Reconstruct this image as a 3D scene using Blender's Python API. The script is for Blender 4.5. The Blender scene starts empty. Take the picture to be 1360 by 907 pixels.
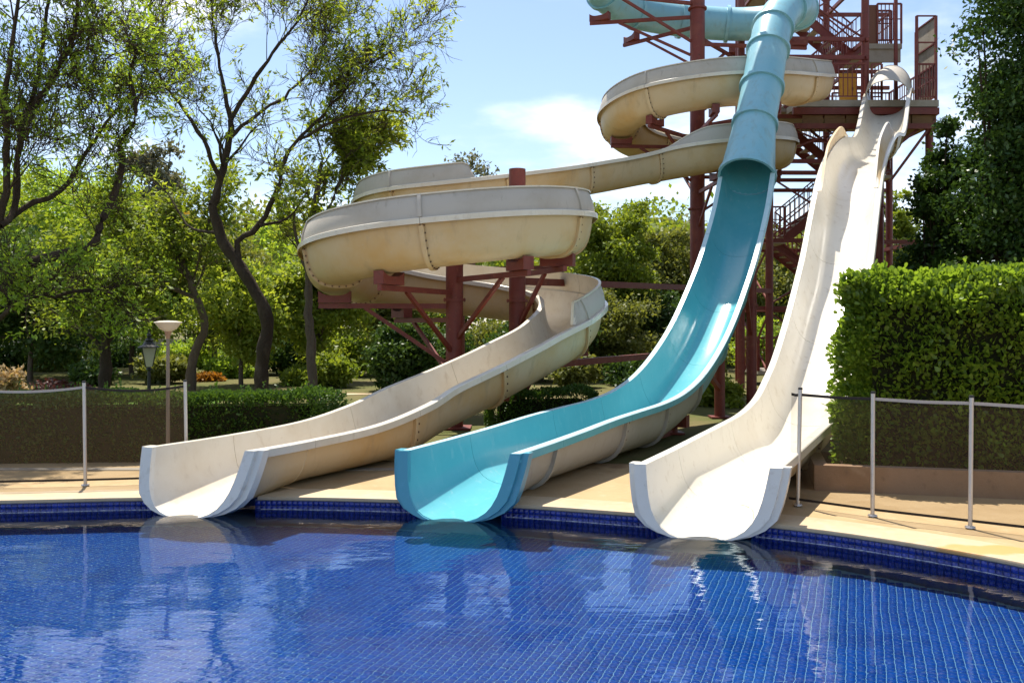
import bpy, bmesh, math, random
import numpy as np
from mathutils import Vector, Matrix, Quaternion

# ------------------------------------------------------------------ camera, world, sun, exposure
SC = bpy.context.scene
COL = SC.collection
R = math.radians
CAM_H = 1.74
cam_d = bpy.data.cameras.new('camera')
cam = bpy.data.objects.new('camera', cam_d); COL.objects.link(cam)
cam.location = (0, 0, CAM_H); cam.rotation_euler = (R(90), 0, 0)
cam_d.sensor_width = 36; cam_d.lens = 36 * 1200 / 1360
cam_d.shift_y = -19.5 / 1360
cam_d.clip_end = 3000; cam_d.clip_start = 0.05
SC.camera = cam

SUN_EL, SUN_AZ = R(67), R(-21)          # azimuth from +Y towards +X
S = Vector((math.sin(SUN_AZ) * math.cos(SUN_EL), math.cos(SUN_AZ) * math.cos(SUN_EL), math.sin(SUN_EL)))
sun_d = bpy.data.lights.new('sun', 'SUN'); sun_d.energy = 4.4; sun_d.angle = R(0.53); sun_d.color = (1.0, 0.93, 0.82)
sun = bpy.data.objects.new('sun', sun_d); COL.objects.link(sun)
sun.rotation_euler = S.to_track_quat('Z', 'Y').to_euler(); sun.location = (0, 0, 40)

W = bpy.data.worlds.new('World'); SC.world = W; W.use_nodes = True
wn, wl = W.node_tree.nodes, W.node_tree.links
for n in list(wn): wn.remove(n)
w_out = wn.new('ShaderNodeOutputWorld'); w_bg = wn.new('ShaderNodeBackground'); w_bg.inputs[1].default_value = 0.105
sky = wn.new('ShaderNodeTexSky'); sky.sky_type = 'NISHITA'; sky.sun_disc = False
sky.sun_elevation = SUN_EL; sky.sun_rotation = SUN_AZ % (2 * math.pi)
sky.altitude = 700; sky.air_density = 1.0; sky.dust_density = 1.4; sky.ozone_density = 1.0
# thin broken clouds on a flat layer overhead
tc = wn.new('ShaderNodeTexCoord'); sep = wn.new('ShaderNodeSeparateXYZ'); wl.new(tc.outputs['Generated'], sep.inputs[0])
def wmath(op, a, b):
    m = wn.new('ShaderNodeMath'); m.operation = op
    for i, v in enumerate((a, b)):
        if isinstance(v, (int, float)): m.inputs[i].default_value = v
        else: wl.new(v, m.inputs[i])
    return m.outputs[0]
zz = wmath('ADD', wmath('MAXIMUM', sep.outputs[2], 0.0), 0.16)
comb = wn.new('ShaderNodeCombineXYZ')
wl.new(wmath('DIVIDE', sep.outputs[0], zz), comb.inputs[0]); wl.new(wmath('DIVIDE', sep.outputs[1], zz), comb.inputs[1])
comb.inputs[2].default_value = 3.7
cn = wn.new('ShaderNodeTexNoise'); cn.inputs['Scale'].default_value = 1.15; cn.inputs['Detail'].default_value = 7; cn.inputs['Roughness'].default_value = 0.55
wl.new(comb.outputs[0], cn.inputs['Vector'])
cr = wn.new('ShaderNodeMapRange'); cr.inputs['From Min'].default_value = 0.45; cr.inputs['From Max'].default_value = 0.70; cr.inputs['To Max'].default_value = 0.85
cr.interpolation_type = 'SMOOTHSTEP'
wl.new(cn.outputs[0], cr.inputs['Value'])
cm = wn.new('ShaderNodeMix'); cm.data_type = 'RGBA'
wl.new(cr.outputs[0], cm.inputs[0]); wl.new(sky.outputs[0], cm.inputs[6]); cm.inputs[7].default_value = (8.4, 8.5, 8.8, 1)
wl.new(cm.outputs[2], w_bg.inputs[0]); wl.new(w_bg.outputs[0], w_out.inputs[0])

SC.view_settings.view_transform = 'Standard'; SC.view_settings.look = 'None'
SC.view_settings.exposure = 0.95; SC.view_settings.gamma = 1.0
SC.render.engine = 'CYCLES'
SC.cycles.use_denoising = True
SC.cycles.max_bounces = 8; SC.cycles.transparent_max_bounces = 16
SC.cycles.diffuse_bounces = 3; SC.cycles.glossy_bounces = 3; SC.cycles.transmission_bounces = 4
SC.cycles.caustics_reflective = False; SC.cycles.caustics_refractive = True
SC.cycles.sample_clamp_indirect = 6

# ------------------------------------------------------------------ helpers
rng = np.random.default_rng(11)
F, U0, V0 = 1200.0, 680.0, 434.0
def P(u, v, d):                       # survey of the photograph: a sight line and a measured distance give a place
    return np.array([(u - U0) / F * d, d, CAM_H - (v - V0) / F * d])

def tag(o, label=None, cat=None, group=None, kind=None):
    if label: o['label'] = label
    if cat: o['category'] = cat
    if group: o['group'] = group
    if kind: o['kind'] = kind
    return o
def empty(name, loc=(0, 0, 0), label=None, cat=None, group=None):
    o = bpy.data.objects.new(name, None); COL.objects.link(o); o.location = loc; o.empty_display_size = 0.2
    return tag(o, label, cat, group)
def link(name, me, mats, parent=None):
    o = bpy.data.objects.new(name, me); COL.objects.link(o)
    if mats is not None:
        for m in (mats if isinstance(mats, (list, tuple)) else [mats]): me.materials.append(m)
    if parent is not None:
        o.parent = parent
        o.matrix_parent_inverse = Matrix.Translation(-world_loc(parent))
    return o
def world_loc(o):
    # every parent here is an unrotated empty or an untransformed mesh
    v = Vector(o.location) if not o.get('_flat') else Vector(o.location)
    p = o.parent
    if p is not None: return v.copy() if o.type == 'MESH' else v
    return v
def nmesh(name, V, Fa, smooth=False, mi=None):
    """mesh from an (n,3) array and an (m,k) face array"""
    V = np.ascontiguousarray(V, dtype=np.float32); Fa = np.ascontiguousarray(Fa, dtype=np.int32)
    me = bpy.data.meshes.new(name); k = Fa.shape[1]
    me.vertices.add(len(V)); me.vertices.foreach_set('co', V.ravel())
    me.loops.add(Fa.size); me.loops.foreach_set('vertex_index', Fa.ravel())
    me.polygons.add(len(Fa)); me.polygons.foreach_set('loop_start', np.arange(len(Fa), dtype=np.int32) * k)
    if mi is not None: me.polygons.foreach_set('material_index', np.asarray(mi, dtype=np.int32))
    if smooth: me.polygons.foreach_set('use_smooth', np.ones(len(Fa), dtype=bool))
    me.update(calc_edges=True)
    return me
def pymesh(name, V, Fs, smooth=None, mi=None):
    me = bpy.data.meshes.new(name); me.from_pydata([tuple(map(float, v)) for v in V], [], [tuple(int(i) for i in f) for f in Fs])
    if mi is not None: me.polygons.foreach_set('material_index', np.asarray(mi, dtype=np.int32))
    if smooth is not None:
        me.polygons.foreach_set('use_smooth', np.ones(len(me.polygons), dtype=bool)); me.set_sharp_from_angle(angle=R(smooth))
    me.update(); return me
KS = 0.94
def K(p):
    # the slides and their tower are surveyed in units of the pool tiles; this brings them to metres
    p = np.asarray(p, float); q = p * KS; q[..., 2] = np.where(p[..., 2] <= .02, p[..., 2], CAM_H - KS * (CAM_H - p[..., 2])); return q
XF = [False]
class MB:
    """collects shapes for one mesh"""
    def __init__(s): s.V = []; s.F = []; s.M = []
    def add(s, V, Fs, m=0):
        n = len(s.V); s.V += [tuple(map(float, v)) for v in V]; s.F += [tuple(i + n for i in f) for f in Fs]; s.M += [m] * len(Fs); return s
    def box(s, c, h, ax=None, m=0):
        c = np.array(c, float); ax = np.eye(3) if ax is None else np.array(ax, float)
        V = [c + ax[0] * h[0] * i + ax[1] * h[1] * j + ax[2] * h[2] * k for i in (-1, 1) for j in (-1, 1) for k in (-1, 1)]
        return s.add(V, [(0, 1, 3, 2), (4, 6, 7, 5), (0, 4, 5, 1), (2, 3, 7, 6), (0, 2, 6, 4), (1, 5, 7, 3)], m)
    def bar(s, a, b, w, h, m=0):
        a = np.array(a, float); b = np.array(b, float); L = np.linalg.norm(b - a)
        return s.box((a + b) / 2, (L / 2, w / 2, h / 2), axes(b - a), m)
    def tube(s, pts, rad, n=10, m=0, cap=True):
        pts = np.array(pts, float); rad = np.broadcast_to(np.array(rad, float), (len(pts),))
        V, Fs = tube_arrays(pts, rad, n); Fs = [tuple(f) for f in Fs]
        if cap:
            Fs.append(tuple(range(n))[::-1]); Fs.append(tuple((len(pts) - 1) * n + i for i in range(n)))
        return s.add(V, Fs, m)
    def lathe(s, c, prof, n=20, m=0):
        V = [(c[0] + r * math.cos(2 * math.pi * i / n), c[1] + r * math.sin(2 * math.pi * i / n), c[2] + z) for r, z in prof for i in range(n)]
        Fs = [(j * n + i, j * n + (i + 1) % n, (j + 1) * n + (i + 1) % n, (j + 1) * n + i) for j in range(len(prof) - 1) for i in range(n)]
        return s.add(V, Fs, m)
    def build(s, name, mats, parent=None, smooth=35):
        if XF[0]: s.V = [tuple(v) for v in K(s.V)]
        return link(name, pymesh(name, s.V, s.F, smooth, s.M), mats, parent)
def axes(d):
    d = np.array(d, float); d = d / np.linalg.norm(d)
    up = np.array([0, 0, 1.0]) if abs(d[2]) < 0.95 else np.array([0, 1.0, 0])
    r = np.cross(d, up); r /= np.linalg.norm(r); return np.array([d, r, np.cross(r, d)])
def tube_arrays(pts, rad, n):
    T = np.gradient(pts, axis=0); T /= np.linalg.norm(T, axis=1)[:, None] + 1e-9
    ref = np.array([0.31, 0.17, 0.93]) if abs(T[0][2]) < 0.9 else np.array([0.93, 0.3, 0.1])
    A = np.cross(T, ref); A /= np.linalg.norm(A, axis=1)[:, None] + 1e-9
    B = np.cross(T, A); a = np.arange(n) * 2 * math.pi / n
    V = pts[:, None] + rad[:, None, None] * (A[:, None] * np.cos(a)[None, :, None] + B[:, None] * np.sin(a)[None, :, None])
    k = len(pts); i = np.arange(n); j = np.arange(k - 1)[:, None] * n
    Fs = np.stack([j + i, j + (i + 1) % n, j + n + (i + 1) % n, j + n + i], -1).reshape(-1, 4)
    return V.reshape(-1, 3), Fs
def catmull(pts, step):
    pts = np.array(pts, float); n = len(pts)
    q = np.vstack([2 * pts[0] - pts[1], pts, 2 * pts[-1] - pts[-2]])
    out = []
    for i in range(n - 1):
        p0, p1, p2, p3 = q[i:i + 4]
        L = np.linalg.norm((p2 - p1)[:3]); k = max(2, int(round(L / step * 2)))
        t = np.linspace(0, 1, k, endpoint=False)[:, None]
        out.append(0.5 * (2 * p1 + (p2 - p0) * t + (2 * p0 - 5 * p1 + 4 * p2 - p3) * t ** 2 + (3 * p1 - p0 - 3 * p2 + p3) * t ** 3))
    out = np.vstack(out + [pts[-1:]])
    s = np.concatenate([[0], np.cumsum(np.linalg.norm(np.diff(out[:, :3], axis=0), axis=1))])
    m = max(3, int(s[-1] / step) + 1); ss = np.linspace(0, s[-1], m)
    return np.stack([np.interp(ss, s, out[:, c]) for c in range(out.shape[1])], 1), ss

# unit shapes shared by all bars, columns and balusters
UNIT_BOX = None
_shared = {}
def shared_box(mat):
    k = ('b', mat.name)
    if k not in _shared:
        me = pymesh('bar', *[x for x in (MB().box((0, 0, 0), (.5, .5, .5)).V, MB().box((0, 0, 0), (.5, .5, .5)).F)]); me.materials.append(mat); _shared[k] = me
    return _shared[k]
def shared_cyl(mat):
    k = ('c', mat.name)
    if k not in _shared:
        b = MB().tube([(-.5, 0, 0), (.5, 0, 0)], [.5, .5], 18); me = pymesh('pipe', b.V, b.F, 35); me.materials.append(mat); _shared[k] = me
    return _shared[k]
def beam(name, a, b, w, h, mat, parent, round_=False):
    a = np.array(a, float); b = np.array(b, float)
    if XF[0]: a, b, w, h = K(a), K(b), w * KS, h * KS
    ax = axes(b - a); L = np.linalg.norm(b - a)
    o = bpy.data.objects.new(name, shared_cyl(mat) if round_ else shared_box(mat)); COL.objects.link(o)
    c = (a + b) / 2 - np.array(org(parent))
    M = Matrix([[ax[0][i] * L, ax[1][i] * w, ax[2][i] * h, c[i]] for i in range(3)] + [[0, 0, 0, 1]])
    o.parent = parent; o.matrix_local = M
    return o
def org(o):
    p = Vector((0, 0, 0))
    while o is not None:
        p += Vector(o.location) + (o.matrix_parent_inverse.to_translation() if o.parent else Vector((0, 0, 0))); o = o.parent
    return p
world_loc = org

# ------------------------------------------------------------------ materials
MATS = {}
def mat(name, col, rough=0.6, spec=0.4, noise=None, bump=None, metal=0.0, coat=0.0):
    """noise: (scale, colour2, lo, hi[, stretch])  bump: (scale, strength, distance)"""
    if name in MATS: return MATS[name]
    m = bpy.data.materials.new(name); m.use_nodes = True; MATS[name] = m
    nt = m.node_tree; N, L = nt.nodes, nt.links; b = N['Principled BSDF']
    b.inputs['Base Color'].default_value = (*col, 1); b.inputs['Roughness'].default_value = rough
    b.inputs['Specular IOR Level'].default_value = spec; b.inputs['Metallic'].default_value = metal
    if coat: b.inputs['Coat Weight'].default_value = coat; b.inputs['Coat Roughness'].default_value = 0.12
    geo = N.new('ShaderNodeNewGeometry'); last = None
    for nz in (noise or []):
        sc, c2, lo, hi = nz[:4]; st = nz[4] if len(nz) > 4 else (1, 1, 1)
        mp = N.new('ShaderNodeMapping'); mp.inputs['Scale'].default_value = st; L.new(geo.outputs['Position'], mp.inputs['Vector'])
        t = N.new('ShaderNodeTexNoise'); t.inputs['Scale'].default_value = sc; t.inputs['Detail'].default_value = 6; t.inputs['Roughness'].default_value = 0.62
        L.new(mp.outputs[0], t.inputs['Vector'])
        r = N.new('ShaderNodeMapRange'); r.inputs['From Min'].default_value = lo; r.inputs['From Max'].default_value = hi; L.new(t.outputs[0], r.inputs['Value'])
        x = N.new('ShaderNodeMix'); x.data_type = 'RGBA'; L.new(r.outputs[0], x.inputs[0])
        if last is None: x.inputs[6].default_value = (*col, 1)
        else: L.new(last, x.inputs[6])
        x.inputs[7].default_value = (*c2, 1); last = x.outputs[2]
    if last is not None: L.new(last, b.inputs['Base Color'])
    if bump:
        t = N.new('ShaderNodeTexNoise'); t.inputs['Scale'].default_value = bump[0]; t.inputs['Detail'].default_value = 5; L.new(geo.outputs['Position'], t.inputs['Vector'])
        bp = N.new('ShaderNodeBump'); bp.inputs['Strength'].default_value = bump[1]; bp.inputs['Distance'].default_value = bump[2]
        L.new(t.outputs[0], bp.inputs['Height']); L.new(bp.outputs[0], b.inputs['Normal'])
    return m
def leaf_mat(name, c1, c2, trans=0.55, gloss=0.08, rough=0.4, tcol=None):
    if name in MATS: return MATS[name]
    m = bpy.data.materials.new(name); m.use_nodes = True; MATS[name] = m
    nt = m.node_tree; N, L = nt.nodes, nt.links
    for n in list(N): N.remove(n)
    out = N.new('ShaderNodeOutputMaterial'); geo = N.new('ShaderNodeNewGeometry')
    mx = N.new('ShaderNodeMix'); mx.data_type = 'RGBA'; mx.inputs[6].default_value = (*c1, 1); mx.inputs[7].default_value = (*c2, 1)
    t = N.new('ShaderNodeTexNoise'); t.inputs['Scale'].default_value = 0.9; t.inputs['Detail'].default_value = 2; L.new(geo.outputs['Position'], t.inputs['Vector'])
    ad = N.new('ShaderNodeMath'); ad.operation = 'MULTIPLY_ADD'; ad.inputs[1].default_value = 0.6; L.new(geo.outputs['Random Per Island'], ad.inputs[0])
    sb = N.new('ShaderNodeMapRange'); sb.inputs['From Min'].default_value = 0.3; sb.inputs['From Max'].default_value = 0.7; sb.inputs['To Max'].default_value = 0.4; L.new(t.outputs[0], sb.inputs['Value'])
    L.new(sb.outputs[0], ad.inputs[2]); L.new(ad.outputs[0], mx.inputs[0])
    d = N.new('ShaderNodeBsdfDiffuse'); tr = N.new('ShaderNodeBsdfTranslucent'); g = N.new('ShaderNodeBsdfGlossy'); g.inputs['Roughness'].default_value = rough
    L.new(mx.outputs[2], d.inputs['Color'])
    tm = N.new('ShaderNodeMix'); tm.data_type = 'RGBA'; tm.blend_type = 'MULTIPLY'; tm.inputs[0].default_value = 1.0
    L.new(mx.outputs[2], tm.inputs[6]); tm.inputs[7].default_value = (*(tcol or (1.25, 1.15, 0.55)), 1); L.new(tm.outputs[2], tr.inputs['Color'])
    a = N.new('ShaderNodeMixShader'); a.inputs[0].default_value = trans; L.new(d.outputs[0], a.inputs[1]); L.new(tr.outputs[0], a.inputs[2])
    b = N.new('ShaderNodeMixShader'); b.inputs[0].default_value = gloss; L.new(a.outputs[0], b.inputs[1]); L.new(g.outputs[0], b.inputs[2])
    L.new(b.outputs[0], out.inputs[0]); return m

RUST = mat('red_oxide_steel', (0.155, 0.027, 0.019), 0.5, 0.4, [(9, (0.22, 0.075, 0.035), .58, .72), (3.5, (0.20, 0.05, 0.03), .45, .75), (14, (0.06, 0.018, 0.014), .55, .8)], (40, .15, .004))
WHITE_IN = mat('cream_gelcoat', (0.66, 0.60, 0.49), 0.28, 0.5, [(1.3, (0.55, 0.46, 0.33), .45, .8), (9, (0.50, 0.42, 0.31), .56, .80, (1, 1, .5)), (30, (0.52, 0.46, 0.36), .62, .8)])
WHITE_IN2 = mat('white_gelcoat', (0.69, 0.65, 0.56), 0.24, 0.5, [(1.1, (0.62, 0.56, 0.45), .5, .8), (7, (0.50, 0.43, 0.33), .57, .80), (28, (0.55, 0.49, 0.40), .62, .8, (1, 1, .3))])
TAN_OUT = mat('weathered_tan_fibreglass', (0.56, 0.43, 0.26), 0.45, 0.4, [(0.9, (0.53, 0.34, 0.14), .45, .70), (5, (0.40, 0.29, 0.17), .56, .82, (1, 1, .35)), (22, (0.5, 0.42, 0.32), .6, .85)])
RAW_OUT = mat('raw_grey_fibreglass', (0.36, 0.37, 0.35), 0.6, 0.3, [(1.5, (0.30, 0.29, 0.25), .45, .75), (8, (0.26, 0.22, 0.18), .58, .85, (1, 1, .4))])
GUARD_OUT = mat('stained_grey_guard', (0.46, 0.42, 0.36), 0.55, 0.3, [(1.2, (0.38, 0.33, 0.26), .45, .75), (10, (0.25, 0.22, 0.18), .6, .85, (1, 1, .3))])
BLUE_IN = mat('turquoise_gelcoat', (0.105, 0.40, 0.455), 0.17, 0.5, [(1.2, (0.15, 0.45, 0.50), .45, .75), (10, (0.22, 0.46, 0.50), .58, .80, (1, 1, .35)), (26, (0.10, 0.33, 0.38), .62, .8)])
BLUE_TUBE = mat('pale_blue_tube', (0.20, 0.44, 0.53), 0.36, 0.5, [(1.2, (0.27, 0.48, 0.54), .45, .75), (7, (0.20, 0.33, 0.35), .52, .80, (1, 1, .25))])
RIM_PALE = mat('sunlit_rim', (0.42, 0.60, 0.64), 0.4, 0.5, [(5, (0.30, 0.52, 0.58), .5, .75)])  # sunlight on the flange tops painted in as a paler blue
LIP_BLUE = mat('deep_blue_lip', (0.06, 0.29, 0.37), 0.35, 0.5, [(8, (0.10, 0.34, 0.45), .55, .8)])
BOLT = mat('rusty_bolt', (0.10, 0.05, 0.03), 0.7, 0.3)
CONC = mat('weathered_concrete', (0.36, 0.32, 0.26), 0.9, 0.2, [(2, (0.28, 0.24, 0.18), .45, .7), (12, (0.2, 0.17, 0.13), .6, .8)], (30, .3, .01))
STEEL = mat('grey_aluminium', (0.52, 0.49, 0.46), 0.38, 0.5, [(30, (0.4, 0.37, 0.33), .55, .8)], metal=0.55)
BARK = mat('dark_bark', (0.05, 0.036, 0.026), 0.95, 0.15, [(6, (0.10, 0.075, 0.055), .5, .75, (1, 1, .35)), (25, (0.03, 0.022, 0.018), .55, .8)], (22, .8, .03))
BARK2 = mat('grey_bark', (0.11, 0.085, 0.065), 0.95, 0.15, [(6, (0.17, 0.14, 0.11), .5, .75, (1, 1, .35)), (25, (0.06, 0.045, 0.035), .55, .8)], (22, .8, .03))
YELLOW = mat('yellow_board', (0.55, 0.30, 0.04), 0.6, 0.3, [(6, (0.42, 0.22, 0.04), .5, .8)])
BOARD = mat('brown_plank', (0.20, 0.115, 0.055), 0.8, 0.2, [(4, (0.13, 0.07, 0.035), .45, .75, (1, 1, 6))])
DARKMETAL = mat('black_iron', (0.02, 0.02, 0.02), 0.5, 0.4)
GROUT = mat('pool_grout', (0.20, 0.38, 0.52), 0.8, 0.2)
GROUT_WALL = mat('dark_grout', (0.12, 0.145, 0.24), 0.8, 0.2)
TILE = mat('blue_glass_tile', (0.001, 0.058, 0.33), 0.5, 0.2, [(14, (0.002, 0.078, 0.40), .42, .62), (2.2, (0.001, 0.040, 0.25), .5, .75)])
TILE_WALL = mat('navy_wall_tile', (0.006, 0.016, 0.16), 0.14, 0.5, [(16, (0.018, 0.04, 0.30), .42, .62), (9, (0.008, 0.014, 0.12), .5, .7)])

# ------------------------------------------------------------------ pool, deck, ground
def bez_outline():
    far = [(-12.5, 8.3), (-8.5, 8.75), (-5.12, 9.06), (-3.92, 9.2), (-2.55, 9.25), (-1.22, 9.12), (0, 8.86), (1.15, 8.46), (2.24, 8.0), (3.02, 7.46), (3.78, 6.64), (4.5, 5.4), (5.1, 3.8), (5.3, 2.2)]
    return catmull([(x, y, 0) for x, y in far], 0.055)[0][:, :2]
FAR = bez_outline()
TH, TH2 = R(28), R(27)
SLIDES = [((-3.196, 8.93), TH), ((-.583, 8.742), TH), ((1.692, 7.99), TH2)]      # where the three slides meet the pool, and their heading
def slide_coords(p, o, th):
    p = np.asarray(p, float) - np.array(o); return p @ np.array([math.sin(th), math.cos(th)]), p @ np.array([math.cos(th), -math.sin(th)])
BED = ([0, .6, 1.3, 60], [-.138, -.06, .035, .035])       # height of a slide bed along its last metres
PROFILE = [(0, -1), (.20, -.992), (.36, -.972), (.52, -.925), (.66, -.85), (.77, -.74), (.85, -.61), (.905, -.46), (.945, -.30), (.975, -.15), (1, 0)]
def slot_half(s_, rim, w=.508):
    bed = np.interp(s_, *BED); f = -rim / (rim - min(bed, -.001)); pr = np.array(PROFILE); return float(np.interp(f, pr[:, 1], pr[:, 0]) * w + .008)
def notched(far):
    """the pool edge with a tapering slot for each slide bed"""
    pts = [tuple(p) for p in far[::6]] + [tuple(far[-1])]
    for o, th in SLIDES:
        av = np.array([math.sin(th), math.cos(th)]); nv = np.array([math.cos(th), -math.sin(th)]); hw = slot_half(.3, .51, .508 if th == TH else .527)
        s_, n_ = slide_coords(far, o, th); near = np.abs(s_) < 2.5
        cross = lambda t: np.array([np.interp(t, n_[near], far[near][:, c]) for c in (0, 1)])
        a, b = cross(-hw), cross(hw); sa, sb = slide_coords(a, o, th)[0], slide_coords(b, o, th)[0]
        q = [.4, .55, .7, .8, .9, .98, 1.05, 1.09]; ws = .527 if th == TH2 else .508
        left = [np.array(o) + av * x - nv * slot_half(x, .51 + .03 * x, ws) for x in q if x > sa + .1]; right = [np.array(o) + av * x + nv * slot_half(x, .51 + .03 * x, ws) for x in q if x > sb + .1][::-1]
        sp_, np_ = slide_coords(pts, o, th); ok = [i for i in range(len(pts)) if abs(sp_[i]) < 2.5]
        i0 = max(i for i in ok if np_[i] < -hw - .03) + 1; i1 = min(i for i in ok if np_[i] > hw + .03)
        pts[i0:i1] = [tuple(a)] + [tuple(x) for x in left + right] + [tuple(b)]
    return pts
POOL = [tuple(p) for p in FAR] + [(5.2, .9), (4.6, .4), (-12, .4), (-12.8, 1.2), (-12.9, 7.6)]
WATER_Z, FLOOR_Z = -0.125, -0.85
def offset_loop(loop, d):
    p = np.array(loop); n = len(p); out = []
    for i in range(n):
        t = p[(i + 1) % n] - p[i - 1]; t = t / np.linalg.norm(t); out.append(p[i] + d * np.array([-t[1], t[0]]))
    return [tuple(q) for q in out]
def ring_fill(name, outer, inner, z, material, kind='structure'):
    bm = bmesh.new(); es = []
    for loop in (outer, inner):
        vs = [bm.verts.new((x, y, z)) for x, y in loop]
        es += [bm.edges.new((vs[i], vs[(i + 1) % len(vs)])) for i in range(len(vs))]
    bmesh.ops.triangle_fill(bm, use_beauty=True, use_dissolve=False, edges=es, normal=(0, 0, 1))
    for f in bm.faces:
        if f.normal.z < 0: f.normal_flip()
    me = bpy.data.meshes.new(name); bm.to_mesh(me); bm.free()
    return tag(link(name, me, material), kind=kind)
pool_loop = notched(FAR) + POOL[len(FAR):]
DECK = mat('tan_deck_stone', (0.40, 0.285, 0.15), 0.75, 0.25, [(1.6, (0.33, 0.225, 0.11), .42, .7), (7, (0.45, 0.34, 0.21), .55, .8), (40, (0.28, 0.19, 0.10), .55, .85)], (60, .25, .004))
COPING = mat('pale_coping_stone', (0.46, 0.355, 0.22), 0.6, 0.35, [(1.3, (0.40, 0.29, 0.17), .45, .7), (9, (0.50, 0.40, 0.27), .5, .8), (45, (0.36, 0.27, 0.16), .6, .85)], (70, .2, .003))
# orange rust stain on the coping near the fence
def stain(m, c, r, col):
    nt = m.node_tree; N, L = nt.nodes, nt.links; b = N['Principled BSDF']; src = b.inputs['Base Color'].links[0].from_socket
    geo = N.new('ShaderNodeNewGeometry'); tn = N.new('ShaderNodeTexNoise'); tn.inputs['Scale'].default_value = 5; tn.inputs['Detail'].default_value = 4
    L.new(geo.outputs['Position'], tn.inputs['Vector'])
    sub = N.new('ShaderNodeVectorMath'); sub.operation = 'SUBTRACT'; sub.inputs[1].default_value = c; L.new(geo.outputs['Position'], sub.inputs[0])
    dv = N.new('ShaderNodeVectorMath'); dv.operation = 'DIVIDE'; dv.inputs[1].default_value = r; L.new(sub.outputs[0], dv.inputs[0])
    ln = N.new('ShaderNodeVectorMath'); ln.operation = 'LENGTH'; L.new(dv.outputs[0], ln.inputs[0])
    ad = N.new('ShaderNodeMath'); ad.operation = 'MULTIPLY_ADD'; ad.inputs[1].default_value = 1.6; L.new(tn.outputs[0], ad.inputs[0]); L.new(ln.outputs['Value'], ad.inputs[2])
    mr = N.new('ShaderNodeMapRange'); mr.inputs['From Min'].default_value = 1.85; mr.inputs['From Max'].default_value = 1.55; mr.inputs['To Max'].default_value = .8; L.new(ad.outputs[0], mr.inputs['Value'])
    x = N.new('ShaderNodeMix'); x.data_type = 'RGBA'; L.new(mr.outputs[0], x.inputs[0]); L.new(src, x.inputs[6]); x.inputs[7].default_value = (*col, 1)
    L.new(x.outputs[2], b.inputs['Base Color'])
deck_outer = [(-24, -8), (24, -8), (24, 9.9), (9, 9.9), (4.2, 9.9), (3.4, 11.2), (.6, 11.6), (-2.2, 11.7), (-6, 11.7), (-24, 11.7)]
COPW = 0.42
cop_out = offset_loop(pool_loop, COPW)
ring_fill('deck', deck_outer, pool_loop, 0.0, DECK)
big = [(-420, -60), (420, -60), (420, 800), (-420, 800)]
GROUND = mat('dry_lawn', (0.10, 0.105, 0.035), 0.95, 0.1, [(.35, (0.155, 0.125, 0.06), .42, .62), (2.5, (0.075, 0.10, 0.025), .5, .75), (18, (0.13, 0.10, 0.055), .55, .8)], (25, .6, .03))
ring_fill('ground', big, deck_outer, -0.012, GROUND)
# coping: a slab round the pool with a rounded nose, 12 mm proud of the deck
def coping():
    """stone edging in lengths between the slides"""
    s_all = np.concatenate([[0], np.cumsum(np.linalg.norm(np.diff(FAR, axis=0), axis=1))])
    lim = []
    for o, th in SLIDES:
        s_, n_ = slide_coords(FAR, o, th); near = np.abs(s_) < 2.5
        lim.append((np.interp(-.385, n_[near], s_all[near]), np.interp(.385, n_[near], s_all[near])))
    spans = [(0, lim[0][0]), (lim[0][1], lim[1][0]), (lim[1][1], lim[2][0]), (lim[2][1], s_all[-1])]
    prof = [(-.006, -.034), (-.018, -.026), (-.02, -.01), (-.014, .004), (.004, .012), (COPW, .012), (COPW + .006, -.01)]
    for k, (a, b) in enumerate(spans):
        q = np.linspace(a, b, max(4, int((b - a) / .2))); f = np.stack([np.interp(q, s_all, FAR[:, c]) for c in (0, 1)], 1)
        t = np.gradient(f, axis=0); t /= np.linalg.norm(t, axis=1)[:, None]; nrm = np.stack([-t[:, 1], t[:, 0]], 1)
        ax = np.tile([math.sin(TH), math.cos(TH)], (len(f), 1)); wgt = np.ones((len(f), 1))
        if k == 3: wgt = np.clip(1 - (q - a) / 2.0, 0, 1)[:, None]
        if k == 0: wgt = np.clip(1 - (b - q) / 2.0, 0, 1)[:, None]
        d = ax * wgt + nrm * (1 - wgt); d /= np.sum(d * nrm, axis=1)[:, None]
        m = len(prof); V = [(*(p + dd * x), z) for p, dd in zip(f, d) for x, z in prof]
        Fs = [(i * m + j, (i + 1) * m + j, (i + 1) * m + j + 1, i * m + j + 1) for i in range(len(f) - 1) for j in range(m - 1)] + [tuple(range(m)), tuple((len(f) - 1) * m + j for j in range(m))[::-1]]
        tag(link('pool_coping', pymesh('pool_coping', V, Fs, 40), COPING), kind='structure')
        # pale strip at the water level, painting in the coping's bright reflection
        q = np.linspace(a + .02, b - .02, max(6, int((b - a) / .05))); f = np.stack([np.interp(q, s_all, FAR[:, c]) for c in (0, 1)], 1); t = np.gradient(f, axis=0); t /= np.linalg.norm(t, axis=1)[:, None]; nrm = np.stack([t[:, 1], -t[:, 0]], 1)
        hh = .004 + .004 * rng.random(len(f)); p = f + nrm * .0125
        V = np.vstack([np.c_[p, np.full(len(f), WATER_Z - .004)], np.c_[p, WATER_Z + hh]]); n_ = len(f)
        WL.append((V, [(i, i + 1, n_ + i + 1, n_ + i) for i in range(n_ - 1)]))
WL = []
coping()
stain(COPING, (3.72, 7.02, 0), (.5, .16, 1), (0.50, 0.25, 0.06))
stain(DECK, (2.3, 12.0, 0), (2.0, 1.1, 1), (0.20, 0.12, 0.06))

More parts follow.
